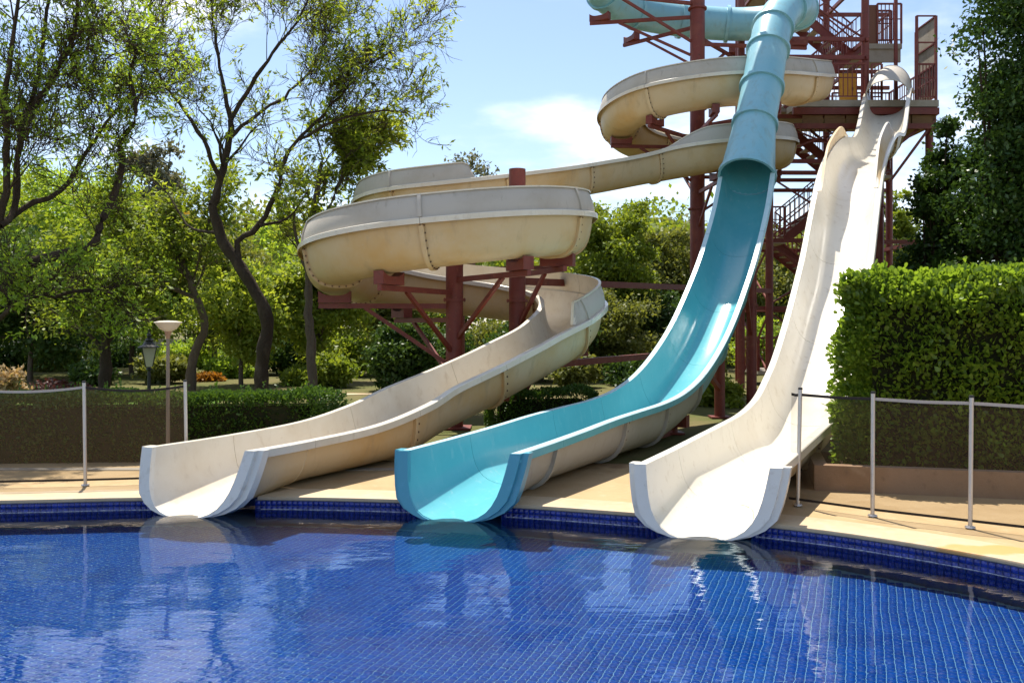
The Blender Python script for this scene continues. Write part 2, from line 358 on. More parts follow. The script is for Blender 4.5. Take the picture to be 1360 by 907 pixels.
# pool basin: grout-coloured shell with tiles standing proud of it
basin = [(x, y) for x, y in pool_loop]
nb = len(basin)
V = [(x, y, -.03) for x, y in basin] + [(x, y, FLOOR_Z) for x, y in basin]
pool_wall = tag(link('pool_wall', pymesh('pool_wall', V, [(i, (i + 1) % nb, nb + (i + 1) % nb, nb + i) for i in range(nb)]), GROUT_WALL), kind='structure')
for V_, F_ in WL: link('waterline_reflection', pymesh('waterline_reflection', V_, F_), mat('painted_reflection', (.50, .50, .52), .7, .3, [(25, (.2, .22, .32), .45, .6)]), pool_wall)  # strips coloured pale as the bright reflected line along the wall
bm = bmesh.new(); bm.faces.new([bm.verts.new((x, y, FLOOR_Z)) for x, y in basin]); me = bpy.data.meshes.new('pool_floor'); bmesh.ops.triangulate(bm, faces=bm.faces[:]); bm.normal_update(); [f.normal_flip() for f in bm.faces if f.normal.z < 0]; bm.to_mesh(me); bm.free()
pool_floor = tag(link('pool_floor', me, GROUT), kind='structure')

def inside(poly, x, y):
    poly = np.asarray(poly); c = np.zeros(len(x), bool); j = len(poly) - 1
    for i in range(len(poly)):
        xi, yi = poly[i]; xj, yj = poly[j]
        m = ((yi > y) != (yj > y)); c ^= m & (x < (xj - xi) * (y - yi) / (yj - yi + 1e-12) + xi); j = i
    return c
def tile_unit(a, h):         # one bevelled tile: 10 triangles on top and sides
    b = 0.0012
    return np.array([(-a, -a, 0), (a, -a, 0), (a, a, 0), (-a, a, 0), (-a + b, -a + b, h), (a - b, -a + b, h), (a - b, a - b, h), (-a + b, a - b, h)]), \
        np.array([(4, 5, 6, 7), (0, 1, 5, 4), (1, 2, 6, 5), (2, 3, 7, 6), (3, 0, 4, 7)])
def place_tiles(base, centres, ax, ay, an, half, h, material, n_single, order):
    """the tiles that show largest are objects of their own, the rest one mesh"""
    uv, uf = tile_unit(half, h)
    me1 = nmesh('tile', uv, uf); me1.materials.append(material)
    idx = np.argsort(order); single, rest = idx[:n_single], idx[n_single:]
    for i in single:
        o = bpy.data.objects.new('tile', me1); COL.objects.link(o); o.parent = base
        o.matrix_local = Matrix([[ax[i][k], ay[i][k], an[i][k], centres[i][k]] for k in range(3)] + [[0, 0, 0, 1]])
    Vv = centres[rest][:, None] + uv[None, :, 0:1] * ax[rest][:, None] + uv[None, :, 1:2] * ay[rest][:, None] + uv[None, :, 2:3] * an[rest][:, None]
    Ff = (np.arange(len(rest)) * 8)[:, None, None] + uf[None]
    o = link('tile_field', nmesh('tile_field', Vv.reshape(-1, 3), Ff.reshape(-1, 4)), material, base); o['kind'] = 'stuff'
pitch = 0.058; ang = R(21)
e1 = np.array([math.cos(ang), -math.sin(ang)]); e2 = np.array([math.sin(ang), math.cos(ang)])
gi, gj = np.meshgrid(np.arange(-220, 220), np.arange(-220, 220)); gi = gi.ravel() * pitch; gj = gj.ravel() * pitch
gx = gi * e1[0] + gj * e2[0]; gy = 4.5 + gi * e1[1] + gj * e2[1]
ok = inside(offset_loop(POOL[:len(FAR):6] + POOL[len(FAR):], -.05), gx, gy) & (gy > 3.4) & (np.abs(gx) < gy * .72 + 1.2)
C = np.stack([gx[ok], gy[ok], np.full(ok.sum(), FLOOR_Z)], 1); n = len(C)
jit = rng.normal(0, .0006, (n, 1))
an = np.tile([0, 0, 1.0], (n, 1)) + np.c_[rng.normal(0, .002, (n, 2)), np.zeros(n)]
vv = V0 + (CAM_H - FLOOR_Z) / C[:, 1] * F; uu = U0 + C[:, 0] / C[:, 1] * F
order = C[:, 1] + 100 * ((vv > 900) | (uu < 5) | (uu > 1355))
place_tiles(pool_floor, C, np.tile([*e1, 0.], (n, 1)), np.tile([*e2, 0.], (n, 1)), an, pitch / 2 - .0021, .004, TILE, 300, order)
# wall tiles
wp = 0.0545; s = np.concatenate([[0], np.cumsum(np.linalg.norm(np.diff(FAR, axis=0), axis=1))]); ss = np.arange(wp / 2, s[-1], wp)
wx = np.interp(ss, s, FAR[:, 0]); wy = np.interp(ss, s, FAR[:, 1])
tx = np.gradient(wx); ty = np.gradient(wy); tl = np.hypot(tx, ty); tx /= tl; ty /= tl
rows = np.arange(10); zc = -.036 - wp / 2 - rows * wp
Cw = np.stack([np.repeat(wx + ty * .006, 10), np.repeat(wy - tx * .006, 10), np.tile(zc, len(ss))], 1)
axw = np.stack([np.repeat(tx, 10), np.repeat(ty, 10), np.zeros(len(Cw))], 1); ayw = np.tile([0, 0, 1.0], (len(Cw), 1)); anw = np.cross(axw, ayw)
anw = anw + rng.normal(0, .01, anw.shape)
keep = (Cw[:, 1] > 4.6)
for o, th in SLIDES:
    s_, n_ = slide_coords(Cw[:, :2], o, th); keep &= ~((np.abs(s_) < 2.5) & (np.abs(n_) < .372))
Cw, axw, ayw, anw = Cw[keep], axw[keep], ayw[keep], anw[keep]
uw = U0 + Cw[:, 0] / Cw[:, 1] * F
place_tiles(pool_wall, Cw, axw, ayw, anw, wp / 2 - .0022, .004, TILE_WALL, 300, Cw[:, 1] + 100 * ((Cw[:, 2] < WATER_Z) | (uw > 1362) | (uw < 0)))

# water: clear sheet with small ripples
def water_material():
    m = bpy.data.materials.new('pool_water'); m.use_nodes = True; nt = m.node_tree; N, L = nt.nodes, nt.links
    for x in list(N): N.remove(x)
    out = N.new('ShaderNodeOutputMaterial'); geo = N.new('ShaderNodeNewGeometry')
    def noise(sc, stretch, det):
        mp = N.new('ShaderNodeMapping'); mp.inputs['Scale'].default_value = stretch; mp.inputs['Rotation'].default_value = (0, 0, .25); L.new(geo.outputs['Position'], mp.inputs[0])
        t = N.new('ShaderNodeTexNoise'); t.inputs['Scale'].default_value = sc; t.inputs['Detail'].default_value = det; t.inputs['Roughness'].default_value = .5; L.new(mp.outputs[0], t.inputs['Vector']); return t.outputs[0]
    a = N.new('ShaderNodeMath'); a.operation = 'MULTIPLY_ADD'; a.inputs[1].default_value = .12
    L.new(noise(7.5, (.45, 1.3, 1), 3), a.inputs[0]); L.new(noise(1.1, (.8, 1.2, 1), 2), a.inputs[2])
    bp = N.new('ShaderNodeBump'); bp.inputs['Strength'].default_value = 1.0; bp.inputs['Distance'].default_value = .014; L.new(a.outputs[0], bp.inputs['Height'])
    fr = N.new('ShaderNodeFresnel'); fr.inputs['IOR'].default_value = 1.5; L.new(bp.outputs[0], fr.inputs['Normal'])
    gl = N.new('ShaderNodeBsdfGlossy'); gl.inputs['Roughness'].default_value = 0.0; L.new(bp.outputs[0], gl.inputs['Normal'])
    tr = N.new('ShaderNodeBsdfRefraction'); tr.inputs[0].default_value = (.9, .97, 1, 1); tr.inputs['IOR'].default_value = 1.33; tr.inputs['Roughness'].default_value = 0; L.new(bp.outputs[0], tr.inputs['Normal'])
    mx = N.new('ShaderNodeMixShader'); L.new(fr.outputs[0], mx.inputs[0]); L.new(tr.outputs[0], mx.inputs[1]); L.new(gl.outputs[0], mx.inputs[2]); L.new(mx.outputs[0], out.inputs[0])
    return m
bm = bmesh.new(); bm.faces.new([bm.verts.new((x, y, WATER_Z)) for x, y in offset_loop(pool_loop, -.002)]); me = bpy.data.meshes.new('water'); bmesh.ops.triangulate(bm, faces=bm.faces[:]); bm.normal_update(); [f.normal_flip() for f in bm.faces if f.normal.z < 0]; bm.to_mesh(me); bm.free()
tag(link('water', me, water_material()), kind='structure')

# perforated drain channel along the hedge and tan path through the park
mbd = MB().box((-9, 11.02, .004), (9, .09, .006))
drain = tag(mbd.build('drain_channel', mat('drain_grey', (.30, .26, .2), .7)), 'long grey drain channel set in the deck before the low hedge', 'drain')
PATH = mat('sandy_path', (0.50, 0.40, 0.27), .9, .1, [(2, (0.40, 0.31, 0.2), .45, .7)])
tag(link('path', pymesh('path', [(-40, 24.3, 0), (-5.5, 22.7, 0), (-3, 23.6, 0), (-40, 25.6, 0)], [(0, 1, 2, 3)]), PATH), kind='structure')
LAWN = mat('green_lawn', (0.07, 0.15, 0.02), .95, .1, [(3, (0.10, 0.17, 0.03), .4, .7), (30, (0.05, 0.11, 0.015), .5, .8)], (40, .8, .03))
tag(link('lawn', pymesh('lawn', [(-60, 13.2, -.004), (-6, 13.2, -.004), (-7, 23.1, -.004), (-60, 24.6, -.004)], [(0, 1, 2, 3)]), LAWN), kind='structure')

# ------------------------------------------------------------------ slides
def half_profile(w=0.54, h=0.70):
    return [(x * w, z * h) for x, z in PROFILE]
def chute_section(w=0.54, h=0.70, fl=0.095, lip=0.085, t=0.016):
    hp = half_profile(w, h); inner = [(-x, z) for x, z in hp[::-1][:-1]] + hp           # left rim -> right rim
    inn = np.array(inner); T = np.gradient(inn, axis=0); T /= np.linalg.norm(T, axis=1)[:, None]; Nn = np.stack([T[:, 1], -T[:, 0]], 1)
    outer = inn + Nn * t; outer[0] = (-w - t, -t); outer[-1] = (w + t, -t)
    right = [(w + fl - .01, .0), (w + fl, -.008), (w + fl + .004, -lip), (w + fl - .012, -lip), (w + fl - .014, -t)]
    left = [(-x, z) for x, z in right[::-1]]
    loop = inner + right + [tuple(p) for p in outer[::-1]] + left
    m = [0] * (len(inner) - 1) + [2, 2, 0, 1, 1, 1] + [1] * (len(outer) - 1) + [1, 1, 1, 0, 2, 2]
    return np.array(loop), m[:len(loop)], np.array(outer)
def frames(pts, roll=None):
    T = np.gradient(pts, axis=0); T /= np.linalg.norm(T, axis=1)[:, None]
    Rr = np.cross(T, [0, 0, 1.0]); Rr /= np.linalg.norm(Rr, axis=1)[:, None]; Up = np.cross(Rr, T)
    if roll is not None:
        c, s_ = np.cos(roll)[:, None], np.sin(roll)[:, None]; Rr, Up = Rr * c + Up * s_, Up * c - Rr * s_
    return T, Rr, Up
def sweep(pts, Rr, Up, loop, closed=True, cap=True, shear=None, mats=None):
    """loop may be (m,2) or (n,m,2)"""
    lp = np.broadcast_to(loop, (len(pts), *loop.shape[-2:]))
    V = pts[:, None] + Rr[:, None] * lp[..., 0:1] + Up[:, None] * lp[..., 1:2]
    if shear is not None: V = V + shear(lp)
    n, m = lp.shape[:2]; Fs, M = [], []
    for j in range(n - 1):
        for i in range(m if closed else m - 1):
            Fs.append((j * m + i, (j + 1) * m + i, (j + 1) * m + (i + 1) % m, j * m + (i + 1) % m)); M.append(mats[i] if mats else 0)
    if cap and closed:
        Fs.append(tuple(range(m))); M.append(mats[1] if mats else 0); Fs.append(tuple((n - 1) * m + i for i in range(m))[::-1]); M.append(mats[1] if mats else 0)
    return V.reshape(-1, 3), Fs, M
class Path:
    def __init__(s, ctrl, step=0.12, roll=None):
        s.p, s.s = catmull(ctrl, step); s.L = s.s[-1]
        s.p3 = s.p[:, :3]
        s.T, s.R, s.U = frames(s.p3, s.p[:, 3] if s.p.shape[1] > 3 else None)
    def cut(s, a, b, step=0.12):
        q = np.unique(np.concatenate([[a], s.s[(s.s > a + .02) & (s.s < b - .02)], [b]]))
        f = lambda A: np.stack([np.interp(q, s.s, A[:, c]) for c in range(3)], 1)
        nrm = lambda A: A / np.linalg.norm(A, axis=1)[:, None]
        return f(s.p3), nrm(f(s.R)), nrm(f(s.U)), q, nrm(f(s.T))
def mouth_shear(q, T, k=1.6):
    """the run-out ends in a slanted, skewed cut"""
    w = np.clip(1 - q / k, 0, 1)[:, None, None]
    return lambda lp: w * T[:, None] * (0.13 + 0.25 * lp[..., 0:1] + 0.30 * lp[..., 1:2])
def joint_flange(path, s0, outer, mats, parent, bolts=True, w=.028, h=.045, every=.11, sh=False):
    pts, Rr, Up, q, T = path.cut(max(0, s0 - w), min(path.L, s0 + w))
    o = np.array(outer); t = np.gradient(o, axis=0); t /= np.linalg.norm(t, axis=1)[:, None]; nn = np.stack([t[:, 1], -t[:, 0]], 1)
    keep = slice(1, -1)
    loop = np.vstack([(o - nn * .004)[keep], (o + nn * h)[keep][::-1]])
    shear = mouth_shear(q, T) if sh else None
    V, Fs, M = sweep(pts, Rr, Up, loop, shear=shear, mats=[0] * len(loop)); mb = MB().add(V, Fs)
    if bolts:
        L = np.concatenate([[0], np.cumsum(np.linalg.norm(np.diff(o, axis=0), axis=1))]); i = len(pts) // 2
        for l in np.arange(.08, L[-1] - .06, every):
            x, z = np.interp(l, L, o[:, 0]), np.interp(l, L, o[:, 1]); a, b = np.interp(l, L, nn[:, 0]), np.interp(l, L, nn[:, 1])
            for sg in (-1, 1):
                d = T[i] * sg * (w + .007); c = pts[i] + Rr[i] * (x + a * .026) + Up[i] * (z + b * .026) + d
                if sh: continue
                mb.box(c, (.009, .011, .011), [T[i], Rr[i], Up[i]], 1)
    return mb.build('joint_flange', mats, parent, 40)
def mouth_lip(path, inner, mats, parent, k=1.6):
    """flat collar round the open end with a set-back skirt behind it"""
    w = inner; t = np.gradient(w, axis=0); t /= np.linalg.norm(t, axis=1)[:, None]; nn = np.stack([t[:, 1], -t[:, 0]], 1)
    nn[0] = (-1, 0); nn[-1] = (1, 0)
    k_ = np.clip((w[:, 1] - w[:, 1].min()) / .22, .12, 1)[:, None]; nn = nn * k_
    mb = MB()
    for a, b, s0, s1 in ((0.0, .105, 0.0, .055), (.105, .165, .055, .16)):
        pts, Rr, Up, q, T = path.cut(s0, s1)
        pts = pts - T * .012
        loop = np.vstack([w + nn * (a - (.001 if a == 0 else .008)), (w + nn * b)[::-1]])
        V, Fs, M = sweep(pts, Rr, Up, loop, shear=mouth_shear(q, T)); mb.add(V, Fs)
    return mb.build('mouth_lip', mats, parent, 30)
def depth_at(path, s0):
    # the bed drops below the deck only in the last stretch before the water
    z = np.interp(s0, path.s, path.p3[:, 2]); bed = np.interp(s0, *BED)
    return float(min(.66, z - bed))
def chute(path, a, b, name, w, mats, parent, sh=False, flange=True, fmats=None):
    pts, Rr, Up, q, T = path.cut(a + .003, b - .003)
    secs = [chute_section(w, depth_at(path, x)) for x in q]; loop = np.array([x[0] for x in secs]); mm = secs[0][1]; outer = chute_section(w, depth_at(path, b))[2]
    V, Fs, M = sweep(pts, Rr, Up, loop, shear=mouth_shear(q, T) if sh else None, mats=mm)
    o = MB().add([], []); o.V = [tuple(v) for v in V]; o.F = Fs; o.M = M
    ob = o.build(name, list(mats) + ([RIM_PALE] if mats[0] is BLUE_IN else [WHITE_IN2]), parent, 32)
    if flange: joint_flange(path, b, outer, fmats or [mats[1], BOLT], ob, sh=sh and b < 1.6)
    return ob
def guard(path, a, b, mats, parent, side=1, hgt=.38, w=.508, taper=(0, 0)):
    pts, Rr, Up, q, T = path.cut(a + .003, b - .003)
    h = np.full(len(q), hgt)
    if taper[0]: t_ = np.clip((q - a) / taper[0], 0, 1); h = hgt * np.maximum(.04, t_ * t_ * (3 - 2 * t_))
    if taper[1]: t_ = np.clip((b - q) / taper[1], 0, 1); h = np.minimum(h, hgt * np.maximum(.04, t_ * t_ * (3 - 2 * t_)))
    z = np.linspace(0, 1, 6); x = w + .03 - .10 * z ** 1.8
    lp = np.zeros((len(q), 14, 2))
    for i in range(len(q)):
        inner = np.stack([x, .002 + z * h[i]], 1); top = np.array([[x[-1] + .045, h[i] + .004]]); outr = inner[::-1] + np.array([.016, -.004]); outr[-1, 1] = .002
        lp[i, :6] = inner; lp[i, 6] = top[0]; lp[i, 7] = (x[-1] + .045, h[i] - .02); lp[i, 8:] = outr
    lp[..., 0] *= side
    if side < 0: lp = lp[:, ::-1]
    V, Fs, M = sweep(pts, Rr, Up, lp, mats=[0] * 7 + [1] * 7)
    mb = MB(); mb.V = [tuple(v) for v in V]; mb.F = Fs; mb.M = M
    return mb.build('guard_panel', mats, parent, 35)
def rib_on_guard(path, s0, mats, parent, hgt=.36, w=.508):
    pts, Rr, Up, q, T = path.cut(s0 - .022, s0 + .022)
    z = np.linspace(.04, .97, 6); x = w + .046 - .10 * z ** 1.8
    loop = np.vstack([np.stack([x - .004, z * hgt], 1), np.stack([x + .028, z * hgt], 1)[::-1]])
    V, Fs, M = sweep(pts, Rr, Up, loop); return MB().add(V, Fs).build('guard_rib', mats, parent, 35)

SEC = .508
INNER = np.array([(-x, z) for x, z in half_profile(.508, .655)[::-1][:-1]] + half_profile(.508, .655))
def dirv(th): return np.array([math.sin(th), math.cos(th)])
def straight(o, th, prof):
    a = dirv(th); return [(o[0] + a[0] * s, o[1] + a[1] * s, z) for s, z in prof]

# -- turquoise slide: open run-out, then an enclosed tube
blue = empty('water_slide', (-.583, 8.742, 0), 'turquoise slide whose open chute climbs into an enclosed pale blue tube', 'water slide', 'water slides ending in the pool')
bctrl = straight((-.62, 9.3), TH, [(0, .43), (1, .46), (2, .50), (3, .55), (4, .58), (5, .61), (6, .70), (7, .91), (8, 1.275), (9, 1.78), (10, 2.46), (11, 3.26), (12, 4.30), (12.62, 5.22), (13.4, 6.43), (14.15, 7.5), (14.85, 8.6), (15.4, 9.3)])
bctrl += [(7.05, 23.55, 9.93), (7.62, 24.3, 10.35), (7.98, 25.3, 10.52), (7.6, 26.3, 10.62), (6.6, 26.85, 10.72), (5.1, 26.9, 10.85), (3.6, 26.55, 11.0), (2.6, 25.7, 11.25), (2.35, 24.5, 11.6), (2.9, 23.4, 12.0), (4.1, 22.9, 12.4), (5.6, 23.1, 12.8)]
bctrl = K(bctrl)
BP = Path(bctrl)
def arc_of(path, pt): return path.s[np.argmin(np.linalg.norm(path.p3 - np.array(pt), axis=1))]
s_open = arc_of(BP, bctrl[13])
cuts = list(np.linspace(0, s_open, 9)); cuts[1] = 1.2
for i in range(8):
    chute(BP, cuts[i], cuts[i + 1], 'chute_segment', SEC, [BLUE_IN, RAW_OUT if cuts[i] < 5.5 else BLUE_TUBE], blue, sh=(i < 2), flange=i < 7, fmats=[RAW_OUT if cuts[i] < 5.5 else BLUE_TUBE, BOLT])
mouth_lip(BP, INNER, LIP_BLUE, blue)
def tube_seg(path, a, b, parent, r0, r1, mats, drop0=0):
    pts, Rr, Up, q, T = path.cut(a, b); n = 28; ang_ = np.linspace(0, 2 * math.pi, n, endpoint=False)
    f = ((q - a) / (b - a))[:, None, None]
    def lp(dr):
        r = (r0 + dr) * (1 - f) + (r1 + dr) * f
        c = np.stack([np.sin(ang_), np.cos(ang_)], 1)[None] * r
        c = c + np.array([0, 1.0]) * (drop0 * (1 - f)); return c
    V1, F1, _ = sweep(pts, Rr, Up, lp(0), cap=False); V2, F2, _ = sweep(pts, Rr, Up, lp(.016), cap=False)
    mb = MB().add(V1, [g[::-1] for g in F1], 0).add(V2, F2, 1)
    k = len(V1)
    for e in (0, (len(pts) - 1) * n):
        mb.F += [(e + i, e + (i + 1) % n, k + e + (i + 1) % n, k + e + i) for i in range(n)]; mb.M += [1] * n
    return mb.build('tube_segment', mats, parent, 40)
def collar(path, s0, parent, r, w=.05, h=.055, material=BLUE_TUBE, drop=0):
    pts, Rr, Up, q, T = path.cut(max(0, s0 - w), min(path.L, s0 + w)); n = 32; a_ = np.linspace(0, 2 * math.pi, n, endpoint=False)
    c = np.stack([np.sin(a_), np.cos(a_)], 1); mb = MB()
    V1, F1, _ = sweep(pts, Rr, Up, c * (r + h) + np.array([0, drop]), cap=False); V2, F2, _ = sweep(pts, Rr, Up, c * (r - .002) + np.array([0, drop]), cap=False)
    mb.add(V1, F1).add(V2, [g[::-1] for g in F2]); k = len(V1)
    for e in (0, (len(pts) - 1) * n): mb.F += [(e + i, e + (i + 1) % n, k + e + (i + 1) % n, k + e + i) for i in range(n)]; mb.M += [0] * n
    return mb.build('collar', material, parent, 40)
tcuts = [s_open] + [arc_of(BP, bctrl[i]) for i in (14, 15, 16, 17)]
tcuts += list(np.linspace(tcuts[-1], BP.L, 12))[1:]
for i in range(len(tcuts) - 1):
    r0 = .565 if i == 0 else .433
    sg = tube_seg(BP, tcuts[i], tcuts[i + 1], blue, r0, .433, [BLUE_IN, BLUE_TUBE], -.08 if i == 0 else 0)
    collar(BP, tcuts[i + 1], sg, .449)
collar(BP, s_open + .03, blue, .565, .05, .05, BLUE_TUBE, -.08)
# seam strip on top of the tube
pts, Rr, Up, q, T = BP.cut(s_open + .1, BP.L - .1)

# -- white straight slide with the hump
white = empty('water_slide', (1.692, 7.99, 0), 'straight white open slide with a hump, dropping beside the clipped tall hedge', 'water slide', 'water slides ending in the pool')
wctrl = straight((1.8, 8.5), TH2, [(0, .41), (1, .43), (2, .46), (3, .49), (4.2, .54), (5.2, .68), (5.95, .93), (6.7, 1.26), (7.7, 1.87), (8.65, 2.54), (9.4, 3.12), (10.1, 3.78), (10.9, 4.5), (11.6, 5.02), (12.4, 5.45), (13.5, 5.9), (14.6, 6.25), (15.6, 6.5), (16.6, 6.68), (17.6, 6.88), (18.4, 7.2), (19.1, 7.65), (19.8, 8.2), (20.4, 8.6), (21.0, 8.86), (21.8, 9.0), (22.6, 9.08)])
wctrl = K(wctrl)
WP = Path(wctrl)
SEC_W = .527; INNER_W = np.array([(-x, z) for x, z in half_profile(.527, .632)[::-1][:-1]] + half_profile(.527, .632))
wc = [0, 1.0] + list(np.linspace(1.0, WP.L, 11))[1:]
for i in range(len(wc) - 1):
    chute(WP, wc[i], wc[i + 1], 'chute_segment', SEC_W, [WHITE_IN2, TAN_OUT], white, sh=(i < 2), flange=i < len(wc) - 2 and i > 0)
mouth_lip(WP, INNER_W, WHITE_IN2, white)
# raised cheeks where the slide rolls over the hump
sh0 = arc_of(WP, wctrl[12]); sh1 = arc_of(WP, wctrl[17])
for sd in (-1, 1): guard(WP, sh0, sh1, [WHITE_IN2, TAN_OUT], white, sd, .32, .527, (1.6, 1.4))
# arched hood over the start, rising towards the back
top = arc_of(WP, wctrl[23])
pts, Rr, Up, q, T = WP.cut(top, top + 1.35)
a_ = np.linspace(0, math.pi, 17); f_ = ((q - q[0]) / (q[-1] - q[0]))[:, None]
arch = lambda k: np.stack([-np.cos(a_)[None] * (.56 + .02 * f_) * k, np.sin(a_)[None] * (.40 + .34 * f_ ** .7) * k + .01 + 0 * f_], -1)
V, Fs, M = sweep(pts, Rr, Up, np.concatenate([arch(1.0), arch(.955)[:, ::-1]], 1), mats=[1] * 16 + [0] * 18)
mb = MB(); mb.V = [tuple(v) for v in V]; mb.F = Fs; mb.M = M; mb.build('entry_hood', [WHITE_IN2, GUARD_OUT], white, 40)

# -- cream spiral slide
spiral = empty('water_slide', (-3.196, 8.93, 0), 'long cream spiral slide with raised outer guards, winding round two red columns', 'water slide', 'water slides ending in the pool')
a0 = dirv(TH)
sp = [(-3.4 + a0[0] * s, 9.5 + a0[1] * s, z) for s, z in ((0, .44), (1.2, .45), (2.5, .50), (3.6, .66))] + [
    (-1.32, 13.35, .86), (-.62, 14.22, 1.15), (.12, 15.05, 1.50), (.80, 15.85, 1.86), (1.14, 16.8, 2.18), (.92, 17.85, 2.40), (.1, 18.6, 2.56), (-1, 18.8, 2.69), (-2.15, 18.45, 2.82), (-2.98, 17.55, 2.95), (-3.2, 16.4, 3.07), (-2.85, 15.25, 3.2), (-2, 14.5, 3.32), (-.95, 14.28, 3.43), (.1, 14.55, 3.56), (.75, 15.35, 3.67), (.92, 16.8, 3.79), (.95, 19, 3.93), (.95, 21.3, 4.1),
    (.8, 22.8, 4.2), (.15, 23.85, 4.3), (-1, 24.25, 4.4), (-2.3, 23.85, 4.5), (-3.12, 22.8, 4.6), (-3.2, 21.55, 4.7), (-2.65, 20.6, 4.8), (-1.5, 20.4, 4.95), (.3, 21.1, 5.3), (2, 22.1, 5.72), (3.5, 22.85, 6.1),
    (5.1, 22.95, 6.38), (6.55, 23.5, 6.6), (7.2, 25, 6.83), (6.6, 26.5, 7.05), (5.1, 27.1, 7.25), (3.6, 26.5, 7.45), (3, 25, 7.65), (3.6, 23.5, 7.85), (5.1, 22.95, 8.03), (6.6, 23.4, 8.22), (7.7, 24.4, 8.48), (8.45, 25.7, 8.85), (8.9, 26.6, 9.1)]
sp = K(sp)
SP = Path(sp)
# lean into the bends a little
sc_ = [0, 1.1]; 
while sc_[-1] + 3.2 < SP.L: sc_.append(sc_[-1] + 2.1)
sc_.append(SP.L)
def at_ctrl(i): return arc_of(SP, sp[i])
g1 = (at_ctrl(7) - .25, at_ctrl(30) + .45); g2 = (at_ctrl(33) + .1, SP.L)
for i in range(len(sc_) - 1):
    a, b = sc_[i], sc_[i + 1]
    seg = chute(SP, a, b, 'chute_segment', SEC, [WHITE_IN, TAN_OUT], spiral, sh=(i < 2), flange=0 < i < len(sc_) - 2)
    for (x, y), tp in ((g1, (.12, .12)), (g2, (1.4, .1))):
        ga, gb = max(a, x), min(b, y)
        if gb - ga > .15:
            guard(SP, ga, gb, [WHITE_IN, GUARD_OUT], seg, 1, .36, .508, (tp[0] if ga == x else 0, tp[1] if gb == y else 0))
            if gb == b and gb < SP.L - .1: rib_on_guard(SP, gb, GUARD_OUT, seg, .36)
mouth_lip(SP, INNER, WHITE_IN2, spiral)

# ------------------------------------------------------------------ steel supports
def cradle(mb_parent, path, s0, sec_h=.69, w=.62):
    """saddle plate under the chute: flat bar with upturned ends"""
    pts, Rr, Up, q, T = path.cut(s0 - .05, s0 + .05); i = len(pts) // 2
    c = pts[i] - Up[i] * (sec_h + .13 * abs(T[i][2])); r = Rr[i].copy(); r[2] = 0; r /= np.linalg.norm(r); t = np.cross([0, 0, 1.0], r)
    x = np.linspace(-.27, .27, 9); top = -.005 + .075 * np.clip((np.abs(x) - .08) / .19, 0, 1) ** 2
    V = []; 
    for sg in (-.09, .09):
        V += [c + r * xx + t * sg + np.array([0, 0, tt - .02]) for xx, tt in zip(x, top)] + [c + r * xx + t * sg + np.array([0, 0, -.15]) for xx in x[::-1]]
    n = 18; Fs = [tuple(range(n)), tuple(range(n, 2 * n))[::-1]] + [(i_, n + i_, n + (i_ + 1) % n, (i_ + 1) % n) for i_ in range(n)]
    MB().add(V, Fs).build('saddle', RUST, mb_parent, 20)
    return c + np.array([0, 0, -.17])
def column(thing, x, y, z1, d=.3):
    beam('column', (x, y, 0), (x, y, z1), d, d, RUST, thing, True)
    MB().box((x, y, .015), (d * .95, d * .95, .015)).build('base_plate', RUST, thing)
    for z in np.arange(2.2, z1 - .6, 2.6):
        mb = MB().lathe((x, y, z), [(d * .5, -.022), (d * .64, -.022), (d * .64, .022), (d * .5, .022)], 18)
        for k in range(8): mb.box((x + d * .57 * math.cos(k * .785), y + d * .57 * math.sin(k * .785), z), (.009, .009, .034))
        mb.build('pipe_flange', RUST, thing)
def arm(thing, cx, cy, path, s0, drop=.9, brace=True):
    """bracket: beam from the column to a saddle, with a diagonal under it"""
    p = cradle(thing, path, s0); d = np.array([p[0] - cx, p[1] - cy]); L = np.linalg.norm(d); d /= L
    e = np.array([cx + d[0] * (L + .27), cy + d[1] * (L + .27), p[2] - .03])
    beam('bracket_arm', (cx, cy, p[2] - .03), e, .07, .085, RUST, thing)
    if brace: beam('brace', (cx, cy, p[2] - drop), p - np.array([d[0] * .5, d[1] * .5, .06]), .055, .065, RUST, thing)
sup = empty('slide_support_column', (-0.987, 15.510, 0), 'short red steel column with bracket arms at the heart of the lower spiral', 'column', 'red steel supports under the slides')
column(sup, -0.987, 15.510, 3.0, .30)
for i in (12, 14, 16, 18): arm(sup, -0.987, 15.510, SP, at_ctrl(i), 1.1)
sup2 = empty('slide_support_column', (0.094, 16.074, 0), 'tall red steel column rising above the cream spiral bends', 'column', 'red steel supports under the slides')
column(sup2, 0.094, 16.074, 4.54, .30)
for i in (8, 19, 9): arm(sup2, 0.094, 16.074, SP, at_ctrl(i), 1.0)
beam('strut', (0.094, 16.074, 1.0), (-.1, 14.3, .62), .1, .12, RUST, sup2)
sup3 = empty('slide_support_column', (-1.222, 20.962, 0), 'red steel column behind the spiral carrying its upper bend', 'column', 'red steel supports under the slides')
column(sup3, -1.222, 20.962, 4.15, .26)
for i in (25, 27, 29, 22): arm(sup3, -1.222, 20.962, SP, at_ctrl(i), .9)
mast = empty('slide_support_column', (4.822, 23.500, 0), 'tallest red steel mast that the cream coil and the blue tube wind around', 'column', 'red steel supports under the slides')
column(mast, 4.822, 23.500, 13.2, .38)
for i in (34, 36, 38, 40, 41, 42, 43): arm(mast, 4.822, 23.500, SP, at_ctrl(i), 1.0)
for i in (20, 22, 24, 25, 26): 
    arm(mast, 4.822, 23.500, BP, arc_of(BP, bctrl[i]), 1.1)
# ties between the columns
beam('tie_beam', (0.094, 16.074, 2.55), (4.822, 23.500, 2.75), .10, .13, RUST, mast)
beam('tie_beam', (0.094, 16.074, 1.02), (4.822, 23.500, 1.08), .10, .13, RUST, mast)
beam('tie_beam', (4.822, 23.500, 2.75), (7.28, 25.5, 2.75), .10, .13, RUST, mast)
